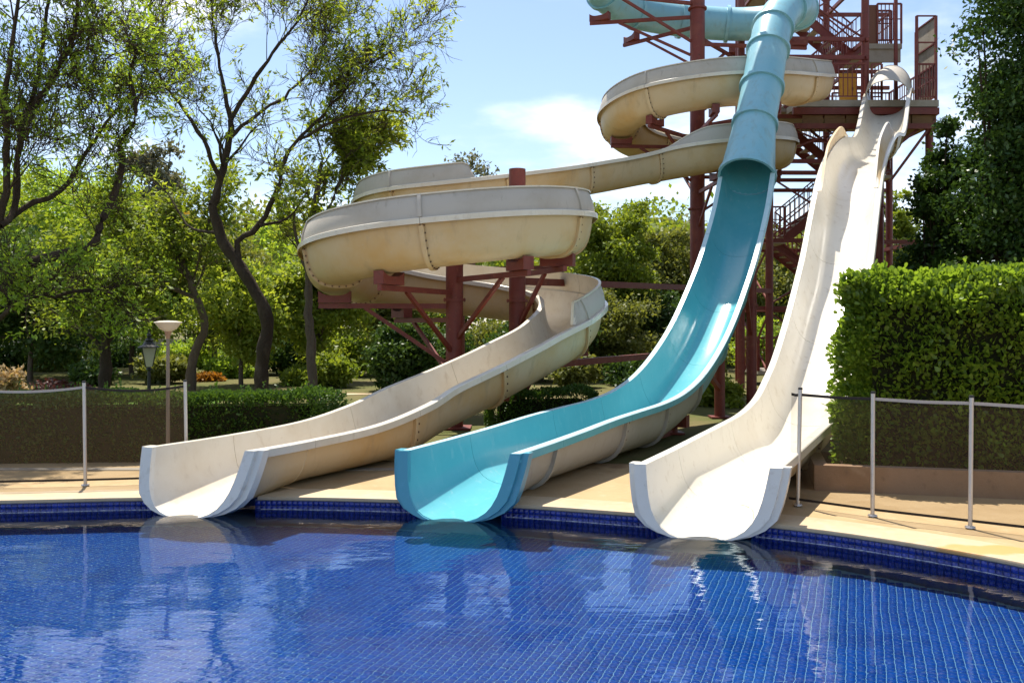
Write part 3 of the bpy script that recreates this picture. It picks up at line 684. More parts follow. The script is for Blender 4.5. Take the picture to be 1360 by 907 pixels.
# posts under the turquoise and white slides
def on_path(path, s0): return np.array([np.interp(s0, path.s, path.p3[:, c]) for c in range(3)])
def post_under(label, path, s0s, off=.0, rad=.2, brace=True):
    p = on_path(path, s0s); t = empty('slide_support_post', (p[0], p[1], 0), label, 'post', 'red steel supports under the slides')
    q = cradle(t, path, s0s, .69); column(t, q[0], q[1], q[2] + .03, rad)
    if brace: 
        c_ = path.cut(s0s - 1.15, s0s - 1.05); p2 = c_[0][0] - c_[2][0] * .76; beam('brace', (q[0], q[1], q[2] * .35), p2, .08, .09, RUST, t)
    return t
post_under('short red post where the turquoise chute starts to climb', BP, 6.6, rad=.19)
post_under('red post under the middle of the steep turquoise chute', BP, 9.6, rad=.2)
post_under('tall red post just below the blue tube opening', BP, 13.0, rad=.22)
post_under('short red post where the white slide starts to climb', WP, 6.4, rad=.19)
post_under('red post under the middle of the steep white slide', WP, 9.8, rad=.2)
t = post_under('tall red post under the hump of the white slide', WP, 18.2, rad=.25, brace=False)
hp_ = on_path(WP, 18.2); beam('column', (hp_[0] - .33, hp_[1] + .1, 0), (hp_[0] - .33, hp_[1] + .1, hp_[2] - .8), .18, .18, RUST, t, True)

# ------------------------------------------------------------------ stair tower
XF[0] = True
tower = empty('slide_tower', (9.3, 26.8, 0), 'tall red steel stair tower with platforms and baluster railings', 'tower')
PZ = 8.55
def B(name, a, b, w=.10, h=.13, parent=tower, m=RUST, rnd=False): return beam(name, a, b, w, h, m, parent, rnd)
cols = [(7.75, 27.2), (10.75, 27.5), (12.7, 27.5), (7.75, 30.9), (10.75, 30.9), (12.9, 30.9), (6.95, 27.4)]
for x, y in cols[:6]: B('column', (x, y, 0), (x, y, 13.2 if x < 12 else 8.4), .23, .23, rnd=True)
B('column', (6.95, 27.4, 0), (6.95, 27.4, 13.2), .22, .22, rnd=True)
for z in (2.3, 4.35, 6.4, 6.75, 8.1, 9.9, 10.45, 12.4):
    B('beam', (6.95, 27.32, z), (10.75, 27.42, z), .09, .12)
    B('beam', (7.75, 30.9, z), (12.9, 30.9, z), .09, .12)
    for x in (7.75, 10.75): B('beam', (x, 27.3, z - .02), (x, 30.9, z - .02), .09, .11)
for x in (12.65,):
    for z in (4.35, 8.1): B('beam', (x, 27.5, z), (x, 30.9, z), .09, .11); B('beam', (10.75, 27.5, z - .03), (x, 27.5, z - .03), .09, .12)
for k, (z0, z1) in enumerate(((.2, 2.2), (2.4, 4.25), (4.45, 6.3), (6.85, 8.0), (10.5, 12.3))):
    B('brace', (7.75, 27.25, z0), (10.75, 27.45, z1), .045, .05); B('brace', (10.75, 27.52, z0), (7.75, 27.32, z1), .045, .05)
    B('brace', (7.8, 27.3, z0), (7.8, 30.9, z1), .045, .05)
for z0, z1 in ((.2, 2.2), (2.4, 4.25), (4.45, 6.3)): B('brace', (6.95, 27.4, z0), (7.75, 27.2, z1), .05, .06)
# raking struts under the cantilevered end
B('brace', (10.9, 27.4, 6.6), (12.9, 27.4, 8.2), .07, .08); B('brace', (11.4, 27.3, 6.1), (12.8, 27.3, 8.0), .06, .07)
# main platform
plat = MB().box((10.7, 28.9, PZ - .1), (2.13, 1.75, .1)).build('platform_slab', CONC, tower)
for y in (27.2,):
    B('beam', (8.45, y, PZ - .33), (12.84, y, PZ - .33), .12, .2); B('beam', (8.45, y + .02, PZ - .78), (12.84, y + .02, PZ - .78), .12, .16)
for i in range(6): 
    x = 8.75 + i * .66
    MB().box((x + .31, 27.24, PZ - .565), (.305, .02, .125)).build('plank', BOARD, tower)
MB().box((12.4, 28.9, PZ - .5), (.42, 1.6, .22)).build('soffit_panel', BOARD, tower)
def railing(a, b, h=1.1, n=None, parent=tower, posts=True, mid=True):
    a = np.array(a, float); b = np.array(b, float); L = np.linalg.norm((b - a)[:2])
    up = np.array([0, 0, 1.0]); r = beam('railing', a + up * h, b + up * h, .05, .05, RUST, parent)
    return_parts = [beam('bottom_rail', a + up * .12, b + up * .12, .035, .035, RUST, parent)]
    if mid: beam('mid_rail', a + up * h * .62, b + up * h * .62, .03, .03, RUST, parent)
    n = n or max(3, int(L / .135))
    for i in range(n + 1):
        p = a + (b - a) * i / n; th = .055 if i in (0, n) and posts else .024
        beam('post' if th > .03 else 'baluster', p + up * (.0 if th > .03 else .12), p + up * h, th, th, RUST, parent)
railing((8.75, 27.2, PZ), (10.65, 27.2, PZ)); railing((10.85, 27.25, PZ), (11.15, 27.25, PZ), n=3); railing((12.2, 27.25, PZ), (12.78, 27.25, PZ), n=6)
railing((12.78, 27.25, PZ), (12.78, 30.6, PZ), n=20); railing((10.85, 30.6, PZ), (12.78, 30.6, PZ), n=16); 
# tall frame on the platform's outer corner
for x in (12.2, 12.78): B('post', (x, 27.24, PZ), (x, 27.24, PZ + 2.55), .07, .07)
B('post', (12.78, 28.6, PZ), (12.78, 28.6, PZ + 2.5), .06, .06); B('post', (11.85, 27.9, PZ), (11.85, 27.9, PZ + 4.6), .09, .09)
for z in (1.75, 2.55): B('rail', (12.2, 27.24, PZ + z), (12.78, 27.24, PZ + z), .04, .04); B('rail', (12.78, 27.24, PZ + z), (12.78, 28.6, PZ + z), .04, .04)
MB().box((12.82, 27.9, PZ + 1.35), (.015, .62, 1.2)).build('side_panel', CONC, tower)
# upper landing
UL = 10.6
MB().box((11.6, 29.4, UL - .08), (.62, 1.1, .08)).build('landing_slab', CONC, tower); MB().box((11.6, 28.4, UL - .36), (.60, .04, .2)).build('landing_fascia', CONC, tower)
MB().box((11.05, 28.3, UL + .45), (.03, .03, .75)).build('landing_panel', CONC, tower); MB().box((11.25, 28.35, UL + .6), (.20, .02, .62)).build('landing_panel', mat('faded_brown_panel', (.16, .07, .04), .7), tower)
railing((11.45, 28.32, UL), (12.2, 28.32, UL), 1.25, 6); B('rail', (11.0, 28.32, UL + 1.5), (12.4, 28.32, UL + 1.5), .04, .04)
# yellow gate panel
MB().box((10.38, 27.9, PZ + .5), (.27, .02, .5)).build('yellow_panel', YELLOW, tower)
MB().box((10.50, 27.87, PZ + .52), (.02, .02, .05)).build('gate_latch', DARKMETAL, tower)
# switchback stairs
def flight(z0, z1, right_up, y):
    xl, xr = 8.6, 11.1; x0, x1 = (xl, xr) if right_up else (xr, xl)
    n = 11; st = beam('stringer', (x0, y - .5, z0 + .02), (x1, y - .5, z1 + .02), .05, .24, RUST, tower); beam('stringer', (x0, y + .5, z0 + .02), (x1, y + .5, z1 + .02), .05, .24, RUST, tower)
    for i in range(n):
        f = (i + .5) / n; x = x0 + (x1 - x0) * f; z = z0 + (z1 - z0) * (i + 1) / n
        beam('step', (x, y - .47, z), (x, y + .47, z), .25, .045, CONC, tower)
    for yy in (y - .52, y + .52):
        for hh in (1.05, .6, .2): beam('handrail' if hh > 1 else 'mid_rail', (x0, yy, z0 + hh), (x1, yy, z1 + hh), .04, .04, RUST, tower)
        m = 17
        for i in range(m + 1):
            f = i / m; x = x0 + (x1 - x0) * f; z = z0 + (z1 - z0) * f
            beam('baluster', (x, yy, z + .2), (x, yy, z + 1.05), .022, .022, RUST, tower)
zs = [.35, 2.4, 4.45, 6.5, 8.55, 10.6, 12.65]
for i in range(6):
    flight(zs[i], zs[i + 1], i % 2 == 0, 28.9 if i % 2 == 0 else 30.1)
for i, z in enumerate(zs):
    if abs(z - PZ) < .01: continue
    x = 8.15 if i % 2 == 0 else 11.5
    MB().box((x, 29.5, z - .05), (.42, 1.15, .05)).build('landing_slab', CONC, tower)
    xo = x - .42 if i % 2 == 0 else x + .42
    railing((xo, 28.4, z), (xo, 30.6, z), 1.05, 15)
    railing((x - .4, 28.37, z), (x + .4, 28.37, z), 1.05, 6)
MB().box((8.2, 29.4, PZ - .06), (.38, 1.2, .05)).build('landing_slab', CONC, tower)

XF[0] = False
# ------------------------------------------------------------------ mesh pool fences
MESH = bpy.data.materials.new('brown_fence_mesh'); MESH.use_nodes = True
nt = MESH.node_tree; N, L = nt.nodes, nt.links
for x in list(N): N.remove(x)
o_ = N.new('ShaderNodeOutputMaterial'); d_ = N.new('ShaderNodeBsdfDiffuse'); d_.inputs[0].default_value = (.07, .052, .036, 1); e_ = N.new('ShaderNodeBsdfTranslucent'); e_.inputs[0].default_value = (.11, .08, .05, 1); f_ = N.new('ShaderNodeMixShader'); f_.inputs[0].default_value = .5; L.new(d_.outputs[0], f_.inputs[1]); L.new(e_.outputs[0], f_.inputs[2]); t_ = N.new('ShaderNodeBsdfTransparent'); m_ = N.new('ShaderNodeMixShader'); m_.inputs[0].default_value = .29
L.new(t_.outputs[0], m_.inputs[1]); L.new(f_.outputs[0], m_.inputs[2]); L.new(m_.outputs[0], o_.inputs[0])
HEM = mat('black_webbing', (.03, .024, .02), .8, .2)
TAPE = mat('grey_webbing', (.42, .37, .32), .7, .3)
def fence(posts, label, top_mats, lean, h=1.1, first_overhang=0, sag=.02):
    t = empty('mesh_fence', (*posts[0][:2], 0), label, 'fence', 'removable mesh pool fences')
    for (x, y), (lx, ly) in zip(posts, lean):
        mb = MB().tube([(x, y, 0), (x + lx, y + ly, h + .035)], [.019, .019], 12); mb.lathe((x, y, .012), [(.0, .012), (.04, .012), (.045, 0)], 14)
        po = mb.build('post', STEEL, t); MB().tube([(x + lx, y + ly, h + .03), (x + lx, y + ly, h + .05)], [.022, .02], 12).build('cap', DARKMETAL, po)
    pp = [np.array(p) for p in posts]
    if first_overhang: pp = [pp[0] + (pp[0] - pp[1]) / np.linalg.norm(pp[1] - pp[0]) * first_overhang] + pp; lean = [lean[0]] + list(lean); top_mats = [HEM] + list(top_mats)
    for i in range(len(pp) - 1):
        a, b = pp[i], pp[i + 1]; n = 12; la, lb = np.array(lean[i]), np.array(lean[i + 1])
        f = np.linspace(0, 1, n)[:, None]; bot = a + (b - a) * f; nrm = np.array([-(b - a)[1], (b - a)[0]]); nrm = nrm / np.linalg.norm(nrm)
        sg = (sag * 4 * f * (1 - f))[:, 0]
        zt = h - .02 - sg; topxy = bot + la * (1 - f) + lb * f + nrm * .012 * np.sin(f * 9)
        zb = np.full(n, .07)
        V = np.vstack([np.c_[bot, zb], np.c_[topxy, zt]]); Fs = [(j, j + 1, n + j + 1, n + j) for j in range(n - 1)]
        pan = link('mesh_panel', pymesh('mesh_panel', V, Fs, 80), MESH, t)
        for nm, A, hh, m in (('hem', np.c_[bot, zb], .022, HEM), ('top_band', np.c_[topxy, zt], .026, top_mats[i])):
            off = np.r_[nrm * .004, 0]; up = np.array([0, 0, hh]); VV = np.vstack([A - off - up / 2, A + off - up / 2, A + off + up / 2, A - off + up / 2]); k = len(A)
            FF = [(c * k + j, c * k + j + 1, ((c + 1) % 4) * k + j + 1, ((c + 1) % 4) * k + j) for c in range(4) for j in range(k - 1)] + [(0, k, 2 * k, 3 * k), (k - 1, 4 * k - 1, 3 * k - 1, 2 * k - 1)]
            link(nm, pymesh(nm, VV, FF, 40), m, t)
    return t
fence([(2.77, 8.76), (3.30, 8.27), (3.95, 7.79), (4.62, 7.30), (5.3, 6.8)], 'brown mesh fence on grey posts between the white slide and the tall hedge', [HEM, TAPE, TAPE, TAPE], [(.035, .03), (.005, 0), (.012, 0), (0, 0), (0, 0)], first_overhang=.09, sag=.006)
fence([(-7.2, 9.5), (-5.95, 9.7), (-4.66, 9.87), (-3.62, 10.06)], 'brown mesh fence on grey posts before the low hedge', [TAPE, TAPE, HEM], [(0, 0), (-.01, 0), (-.015, 0), (-.02, 0)], sag=.045)

# ------------------------------------------------------------------ foliage
def leaves_mesh(name, pts, size, aspect=2.0, shape='rhomb', up_bias=0.3, dirs=None, droop=.0):
    """one small bent blade for each point"""
    n = len(pts); size = np.broadcast_to(size, (n,))[:, None]
    d = rng.normal(0, 1, (n, 3)) if dirs is None else dirs + rng.normal(0, .45, (n, 3)); d[:, 2] -= droop; d /= np.linalg.norm(d, axis=1)[:, None]
    nr = rng.normal(0, 1, (n, 3)); nr[:, 2] = np.abs(nr[:, 2]) + up_bias; w = np.cross(d, nr); w /= np.linalg.norm(w, axis=1)[:, None] + 1e-9
    nn = np.cross(w, d)
    if shape == 'rhomb':
        V = np.stack([pts, pts + d * size * .5 + w * size / aspect * .5 - nn * size * .04, pts + d * size, pts + d * size * .5 - w * size / aspect * .5 - nn * size * .04], 1)
        Fs = (np.arange(n) * 4)[:, None] + np.arange(4)
        return nmesh(name, V.reshape(-1, 3), Fs)
    V = np.stack([pts, pts + d * size * .45 + w * size / aspect * .38 + nn * size * .06, pts + d * size * .82 + w * size / aspect * .42 + nn * size * .05, pts + d * size, pts + d * size * .82 - w * size / aspect * .42 + nn * size * .05, pts + d * size * .45 - w * size / aspect * .38 + nn * size * .06], 1)
    b = (np.arange(n) * 6)[:, None, None]; Fs = b + np.array([(0, 1, 2, 3), (0, 3, 4, 5)])[None]
    return nmesh(name, V.reshape(-1, 3), Fs.reshape(-1, 4))
def hedge(name, label, corners, z0, z1, nleaf, size, material, group=None, rnd=.22, lump=.06, bare=.0):
    """clipped hedge on a quadrilateral plan (front-left, front-right, back-right, back-left)"""
    c = np.array(corners, float); t = empty(name, (c[0][0], c[0][1], 0), label, 'hedge', group)
    Wd = np.linalg.norm(c[1] - c[0]); Dp = np.linalg.norm(c[3] - c[0]); H = z1 - z0
    areas = np.array([Wd * H, Wd * Dp, Dp * H, Dp * H]); k = rng.choice(4, nleaf, p=areas / areas.sum())
    a, b = rng.random(nleaf), rng.random(nleaf); f = np.zeros(nleaf); g = np.zeros(nleaf); h = np.zeros(nleaf)
    f = np.where(k < 2, a, np.where(k == 2, 0., 1.)); g = np.where(k == 0, 0., np.where(k == 1, b, a)); h = np.where(k == 1, 1., b)
    inw = rng.random(nleaf) ** 1.5 * (.24 if z1 - z0 > 1.5 else .13)
    nf = np.where(k == 2, -1, np.where(k == 3, 1, 0)); ng = np.where(k == 0, -1, 0); nh = np.where(k == 1, 1, 0)
    # rounded edges
    hx = h * H; rx = np.minimum.reduce([np.full(nleaf, 9.), ]) 
    topd = H - hx; frontd = g * Dp; leftd = f * Wd; rightd = (1 - f) * Wd
    cut = lambda d1, d2: np.clip(1 - np.hypot(np.clip(rnd - d1, 0, None), 0) / rnd, 0, 1)
    pull_t = np.where(k != 1, (np.clip(rnd - topd, 0, None) / rnd) ** 2 * rnd * .5, 0); pull_d = np.where(k == 1, (np.clip(rnd - np.minimum(np.minimum(frontd, leftd), rightd), 0, None) / rnd) ** 2 * rnd * .5, 0)
    pl = c[0] + (c[1] - c[0]) * f[:, None]; pr = c[3] + (c[2] - c[3]) * f[:, None]; xy = pl + (pr - pl) * g[:, None]
    ux = (c[1] - c[0]) / Wd; uy = (c[3] - c[0]) / Dp
    lumps = lump * (np.sin(xy[:, 0] * 5.1 + hx * 3) + np.sin(xy[:, 1] * 4.3 - hx * 6.7 + xy[:, 0] * 9.7) + np.sin(hx * 9 + xy[:, 0] * 2.3)) / 2
    off = lumps - inw - pull_t
    xy = xy + ux * (nf * off)[:, None] + uy * (ng * off)[:, None]
    z = z0 + hx - np.where(k == 1, inw + pull_d - lumps, 0)
    pts = np.c_[xy, z]
    nrm = np.c_[ux[0] * nf + uy[0] * ng, ux[1] * nf + uy[1] * ng, nh + .55]
    sz = size * rng.uniform(.65, 1.25, nleaf)
    me = leaves_mesh('foliage', pts, sz, 1.5, 'ovate', .2, nrm); ob = link('foliage', me, material, t)
    # sprigs standing out of the clipped face
    ns = int(nleaf * .01); j = rng.choice(nleaf, ns); sp_ = []; sd = []; tw = MB()
    for q in j:
        d = nrm[q] + rng.normal(0, .35, 3); d /= np.linalg.norm(d); L_ = rng.uniform(.05, .15); 
        for e in np.linspace(.2, 1, 5): sp_.append(pts[q] + d * L_ * e); sd.append(d)
    link('sprig', leaves_mesh('sprig', np.array(sp_), size * rng.uniform(.7, 1.1, len(sp_)), 1.5, 'ovate', .2, np.array(sd)), material, t)['kind'] = 'stuff'
    # solid dark box added inside to block light through the leaves
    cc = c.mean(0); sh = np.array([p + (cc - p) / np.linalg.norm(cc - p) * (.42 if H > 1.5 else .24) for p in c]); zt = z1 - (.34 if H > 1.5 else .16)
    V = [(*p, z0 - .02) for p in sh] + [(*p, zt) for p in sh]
    link('light_block_core', pymesh('light_block_core', V, [(0, 1, 5, 4), (1, 2, 6, 5), (2, 3, 7, 6), (3, 0, 4, 7), (4, 5, 6, 7)]), mat('hedge_core', (.018, .022, .010), 1, .0, [(20, (.03, .024, .014), .45, .7)]), t)
    return t
HEDGE = leaf_mat('hedge_leaf', (0.112, 0.199, 0.025), (0.234, 0.351, 0.044), .58, .025, .35)
HEDGE_LOW = leaf_mat('low_hedge_leaf', (0.042, 0.096, 0.017), (0.090, 0.168, 0.026), .4, .025, .4)
hedge('tall_hedge', 'tall clipped green hedge growing in the concrete planter', [(3.56, 9.98), (9.2, 8.5), (9.6, 10.1), (4.62, 11.35)], .2, 2.34, 60000, .072, HEDGE, None, .42, .075)
hedge('low_hedge', 'low clipped dark hedge along the deck beyond the mesh fence', [(-9.5, 11.2), (-2.55, 11.85), (-2.3, 12.42), (-9.5, 11.8)], -.01, .86, 40000, .045, HEDGE_LOW, None, .12, .03)
hedge('low_hedge', 'small patch of clipped hedge under the cream spiral', [(-.4, 15.3), (1.5, 15.7), (1.4, 16.4), (-.5, 16.0)], -.01, .62, 9000, .045, HEDGE_LOW, None, .15, .05)
# planter
pl = empty('planter', (3.25, 9.55, 0), 'low weathered concrete planter wall at the foot of the tall hedge', 'planter')
PLC = mat('stained_planter', (.33, .22, .145), .9, .15, [(1.5, (.26, .165, .10), .42, .7), (10, (.18, .12, .08), .58, .8), (3, (.40, .29, .20), .6, .8)], (40, .4, .006))
f0, f1 = np.array([3.22, 9.62]), np.array([9.2, 8.02]); u_ = (f1 - f0) / np.linalg.norm(f1 - f0); v_ = np.array([-u_[1], u_[0]])
def slab(a, b, th, z0, z1):
    a, b = np.array(a), np.array(b); mb = MB(); mb.add([(*a, z0), (*b, z0), (*(b + v_ * th), z0), (*(a + v_ * th), z0), (*a, z1), (*b, z1), (*(b + v_ * th), z1), (*(a + v_ * th), z1)], [(0, 1, 5, 4), (1, 2, 6, 5), (2, 3, 7, 6), (3, 0, 4, 7), (4, 5, 6, 7)]); return mb
slab(f0, f1, .14, 0, .27).build('front_wall', PLC, pl); slab(f0 + v_ * .141, f0 + v_ * .141 + u_ * .14, 1.5, 0, .262).build('side_wall', PLC, pl)
slab(f0 + v_ * .142 + u_ * .142, f1 + v_ * .142, 1.5, 0, .20).build('soil', mat('dark_soil', (.06, .04, .025), 1, .05), pl)

# ------------------------------------------------------------------ trees
class Wood:
    def __init__(s): s.V = []; s.F = []; s.n = 0
    def add(s, pts, rad, n=6):
        V, Fs = tube_arrays(np.asarray(pts, float), np.asarray(rad, float), n); s.V.append(V); s.F.append(Fs + s.n); s.n += len(V)
    def build(s, name, m, parent): return link(name, nmesh(name, np.vstack(s.V), np.vstack(s.F), True), m, parent)
def wander(p, d, L, k, amp, trop=.15):
    pts = [np.array(p, float)]; d = d / np.linalg.norm(d)
    for i in range(k):
        d = d + rng.normal(0, amp, 3) + np.array([0, 0, trop * amp]); d = d / np.linalg.norm(d); pts.append(pts[-1] + d * L / k)
    return np.array(pts), d
def branch_out(w, limb, rad0, tips, depth, frac=(.25, 1), count=6, length=1.5, spread=.8, min_r=.006):
    """side branches along a limb, repeated down to twigs whose run is collected in tips"""
    limb = np.asarray(limb); s = np.concatenate([[0], np.cumsum(np.linalg.norm(np.diff(limb, axis=0), axis=1))])
    for i in range(count):
        f = rng.uniform(*frac) if i else 1.0
        q = f * s[-1]; p = np.array([np.interp(q, s, limb[:, c]) for c in range(3)])
        j = min(len(limb) - 2, np.searchsorted(s, q, 'right') - 1); t = limb[j + 1] - limb[j]; t /= np.linalg.norm(t)
        d = t * (1 - spread * .35) + rng.normal(0, spread * .55, 3) + np.array([0, 0, .22]); L = length * rng.uniform(.55, 1.15) * (1.1 - .35 * f)
        r = max(min_r, rad0 * (.55 - .2 * f)); k = 5
        b, _ = wander(p, d, L, k, .17); w.add(b, np.linspace(r, max(min_r * .5, r * .35), k + 1), 5 if depth else 4)
        if depth > 0: branch_out(w, b, r, tips, depth - 1, (.2, 1), max(3, count - 1), length * .54, spread * 1.1, min_r)
        else: tips.append(b)
def leafy(tips, per, spread_, size, share=.5):
    """sprays: leaves set along the outer part of some of the twigs, pointing out and a little down"""
    tips = np.array(tips); pick = tips[rng.random(len(tips)) < share]; n = len(pick) * per; i = np.repeat(np.arange(len(pick)), per)
    f = (.35 + .65 * rng.random(n)) * (pick.shape[1] - 1); j = np.minimum(f.astype(int), pick.shape[1] - 2); f = (f - j)[:, None]
    p = pick[i, j] * (1 - f) + pick[i, j + 1] * f; d = pick[i, -1] - pick[i, 0]; d /= np.linalg.norm(d, axis=1)[:, None]
    sd = np.cross(d, [0, 0, 1.0]) * np.where(rng.random(n) < .5, -1, 1)[:, None]
    dr = d * .5 + sd * .9 + rng.normal(0, .25, (n, 3))
    return p + rng.normal(0, spread_, (n, 3)), size * rng.uniform(.6, 1.3, n), dr
def limb_px(pts, d0, d1, jitter=0):
    n = len(pts); return np.array([P(u, v, d0 + (d1 - d0) * i / (n - 1)) for i, (u, v) in enumerate(pts)])
def skeleton_tree(name, label, limbs, leafspec, leafm, barkm, group=None):
    """limbs: (points, r0, r1, n_children, length, depth, leafy?)"""
    base = limbs[0][0][0]; t = empty(name, (base[0], base[1], 0), label, 'tree', group); w = Wood(); tips = []
    for pts, r0, r1, cnt, ln, dep, fr in limbs:
        q, _ = catmull(pts, .22); q[1:-1] += np.cumsum(rng.normal(0, .012, (len(q) - 2, 3)), 0) * .6 + rng.normal(0, .014, (len(q) - 2, 3)); w.add(q, np.linspace(r0, r1, len(q)) * rng.uniform(.88, 1.14, len(q)), 10)
        if cnt: branch_out(w, q, r1 * 1.3, tips, dep, fr, cnt, ln)
    per, spr, size, asp, share = leafspec; p, sz, dr = leafy(tips, per, spr, size, share)
    w.build('trunk', barkm, t); link('crown', leaves_mesh('crown', p, sz, asp, 'rhomb', 1.2, dr, .25), leafm, t); return t
LEAF_A = leaf_mat('bright_leaf', (0.176, 0.304, 0.037), (0.374, 0.491, 0.070), .58, .025, .45)
LEAF_B = leaf_mat('fresh_leaf', (0.165, 0.273, 0.038), (0.358, 0.408, 0.063), .58, .025, .45)
LEAF_Y = leaf_mat('yellow_green_leaf', (0.141, 0.221, 0.022), (0.259, 0.314, 0.042), .5, .025, .5)
LEAF_O = leaf_mat('olive_leaf', (0.119, 0.146, 0.033), (0.211, 0.234, 0.060), .45, .025, .5)
LEAF_D = leaf_mat('dark_leaf', (0.033, 0.075, 0.018), (0.083, 0.143, 0.030), .35, .025, .4)
LEAF_E = leaf_mat('evergreen_leaf', (0.021, 0.052, 0.014), (0.069, 0.132, 0.025), .25, .025, .32)
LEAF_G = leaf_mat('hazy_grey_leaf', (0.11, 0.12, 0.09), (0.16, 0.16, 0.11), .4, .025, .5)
LEAF_W = leaf_mat('yellow_blossom', (0.42, 0.30, 0.02), (0.55, 0.38, 0.03), .4, .03, .5, (1, .9, .5))
LEAF_R = leaf_mat('crimson_leaf', (0.06, 0.018, 0.014), (0.11, 0.035, 0.025), .35, .05, .5, (1.1, .8, .6))
LEAF_P = leaf_mat('pale_dry_leaf', (0.36, 0.26, 0.12), (0.45, 0.34, 0.2), .4, .03, .5, (1.1, .9, .6))
LEAF_OR = leaf_mat('orange_leaf', (0.30, 0.13, 0.015), (0.36, 0.20, 0.03), .45, .03, .5, (1.1, .9, .5))

# forked tree rising over the low hedge
D = 20.5
limbs = [
    (limb_px([(347, 542), (348, 490), (352, 430), (340, 397), (309, 344), (287, 309), (282, 273)], D, D), .165, .105, 0, 0, 0, (0, 1)),
    (limb_px([(282, 273), (293, 238), (304, 185), (306, 160)], D, D + .3), .095, .065, 5, 1.4, 1, (.4, 1)),
    (limb_px([(306, 160), (291, 88), (282, 26), (275, -20)], D + .3, D + 1), .05, .018, 9, 2.1, 2, (.2, 1)),
    (limb_px([(306, 160), (335, 110), (366, 66), (397, 26), (410, -10)], D + .3, D - .6), .055, .018, 10, 2.2, 2, (.2, 1)),
    (limb_px([(304, 185), (348, 146), (375, 132), (410, 96), (440, 40)], D, D + 1.5), .045, .018, 9, 2.0, 2, (.3, 1)),
    (limb_px([(293, 238), (282, 212), (265, 176), (238, 137), (212, 101), (195, 60)], D, D - 1), .055, .016, 10, 2.0, 2, (.3, 1)),
    (limb_px([(330, 372), (313, 326), (344, 300), (366, 260), (377, 216), (397, 185), (428, 154), (450, 128), (485, 88), (520, 70)], D, D + .5), .075, .016, 13, 2.0, 2, (.4, 1)),
    (limb_px([(397, 185), (440, 165), (490, 150), (540, 150)], D + .3, D - .5), .04, .015, 8, 1.6, 2, (.3, 1)),
    (limb_px([(287, 309), (250, 300), (225, 260)], D, D + .8), .035, .014, 5, 1.4, 1, (.3, 1)),
    (limb_px([(344, 300), (380, 290), (410, 250)], D, D + .8), .035, .014, 6, 1.5, 1, (.3, 1))]
skeleton_tree('forked_tree', 'tall sparse tree with dark forked trunk rising over the low hedge', limbs, (10, .03, .15, 3.0, .24), LEAF_B, BARK)
# big tree with the heavy sideways limb
D = 15
limbs = [
    (limb_px([(-110, 590), (-90, 500), (-70, 420), (-50, 380)], D, D), .30, .24, 0, 0, 0, (0, 1)),
    (limb_px([(-50, 380), (0, 384), (40, 348), (88, 335), (126, 324), (132, 300), (152, 265), (163, 212), (163, 181), (181, 154), (176, 97), (188, 50)], D, D + .8), .105, .018, 10, 1.3, 2, (.3, 1)),
    (limb_px([(-50, 380), (-20, 320), (0, 300), (9, 220), (4, 132), (13, 66), (25, -20)], D, D - .5), .085, .024, 12, 1.9, 2, (.2, 1)),
    (limb_px([(0, 300), (18, 282), (26, 176), (48, 110), (62, 0), (66, -60)], D - .2, D + 1), .06, .02, 12, 1.8, 2, (.2, 1)),
    (limb_px([(0, 300), (35, 273), (79, 256), (110, 210), (132, 176), (168, 132), (180, 120)], D, D + 1.6), .055, .016, 11, 1.6, 2, (.2, 1)),
    (limb_px([(26, 176), (60, 120), (90, 60), (100, 10), (105, -40)], D, D - .8), .055, .02, 11, 1.7, 2, (.2, 1)),
    (limb_px([(40, 348), (20, 370), (60, 390), (110, 385), (150, 390)], D, D + 1), .05, .02, 10, 1.3, 2, (.2, 1)),
    (limb_px([(-60, 420), (-10, 430), (20, 400), (60, 392)], D, D - .8), .06, .02, 9, 1.0, 2, (.2, 1))]
skeleton_tree('spreading_tree', 'leafy spreading tree with one heavy bent limb beside the mesh fence', limbs, (10, .035, .105, 2.4, .30), LEAF_A, BARK)
# several-stemmed tree, leaning tree, slim trunk
D = 23
limbs = [(limb_px([(137, 540), (138, 500), (140, 465)], D, D), .16, .13, 0, 0, 0, (0, 1)),
    (limb_px([(140, 465), (143, 430), (150, 405), (160, 370)], D, D + .4), .10, .04, 8, 1.4, 2, (.3, 1)),
    (limb_px([(140, 465), (138, 430), (136, 400), (128, 360)], D, D - .5), .08, .03, 8, 1.4, 2, (.3, 1)),
    (limb_px([(139, 470), (125, 450), (110, 435), (108, 415), (100, 380)], D, D), .07, .03, 8, 1.3, 2, (.3, 1)),
    (limb_px([(142, 455), (158, 430), (168, 420), (180, 390)], D, D + .6), .07, .03, 8, 1.3, 2, (.3, 1))]
skeleton_tree('small_tree', 'small tree with several dark stems spreading from one base beside the lantern', limbs, (8, .13, .14, 2, .9), LEAF_Y, BARK)
D = 25
limbs = [(limb_px([(252, 530), (254, 480), (270, 435), (258, 394), (243, 359), (232, 332), (224, 310)], D, D), .15, .06, 8, 1.6, 2, (.55, 1)),
    (limb_px([(243, 359), (249, 341), (276, 297), (290, 270)], D, D + 1), .08, .03, 8, 1.5, 2, (.4, 1)),
    (limb_px([(258, 394), (225, 380), (190, 340), (160, 320), (150, 285)], D, D - .5), .07, .03, 8, 1.5, 2, (.4, 1))]
skeleton_tree('leaning_tree', 'slender leaning tree with a forked stem, behind the bowl lamp', limbs, (8, .14, .16, 2, .9), LEAF_Y, BARK2)
D = 21.5
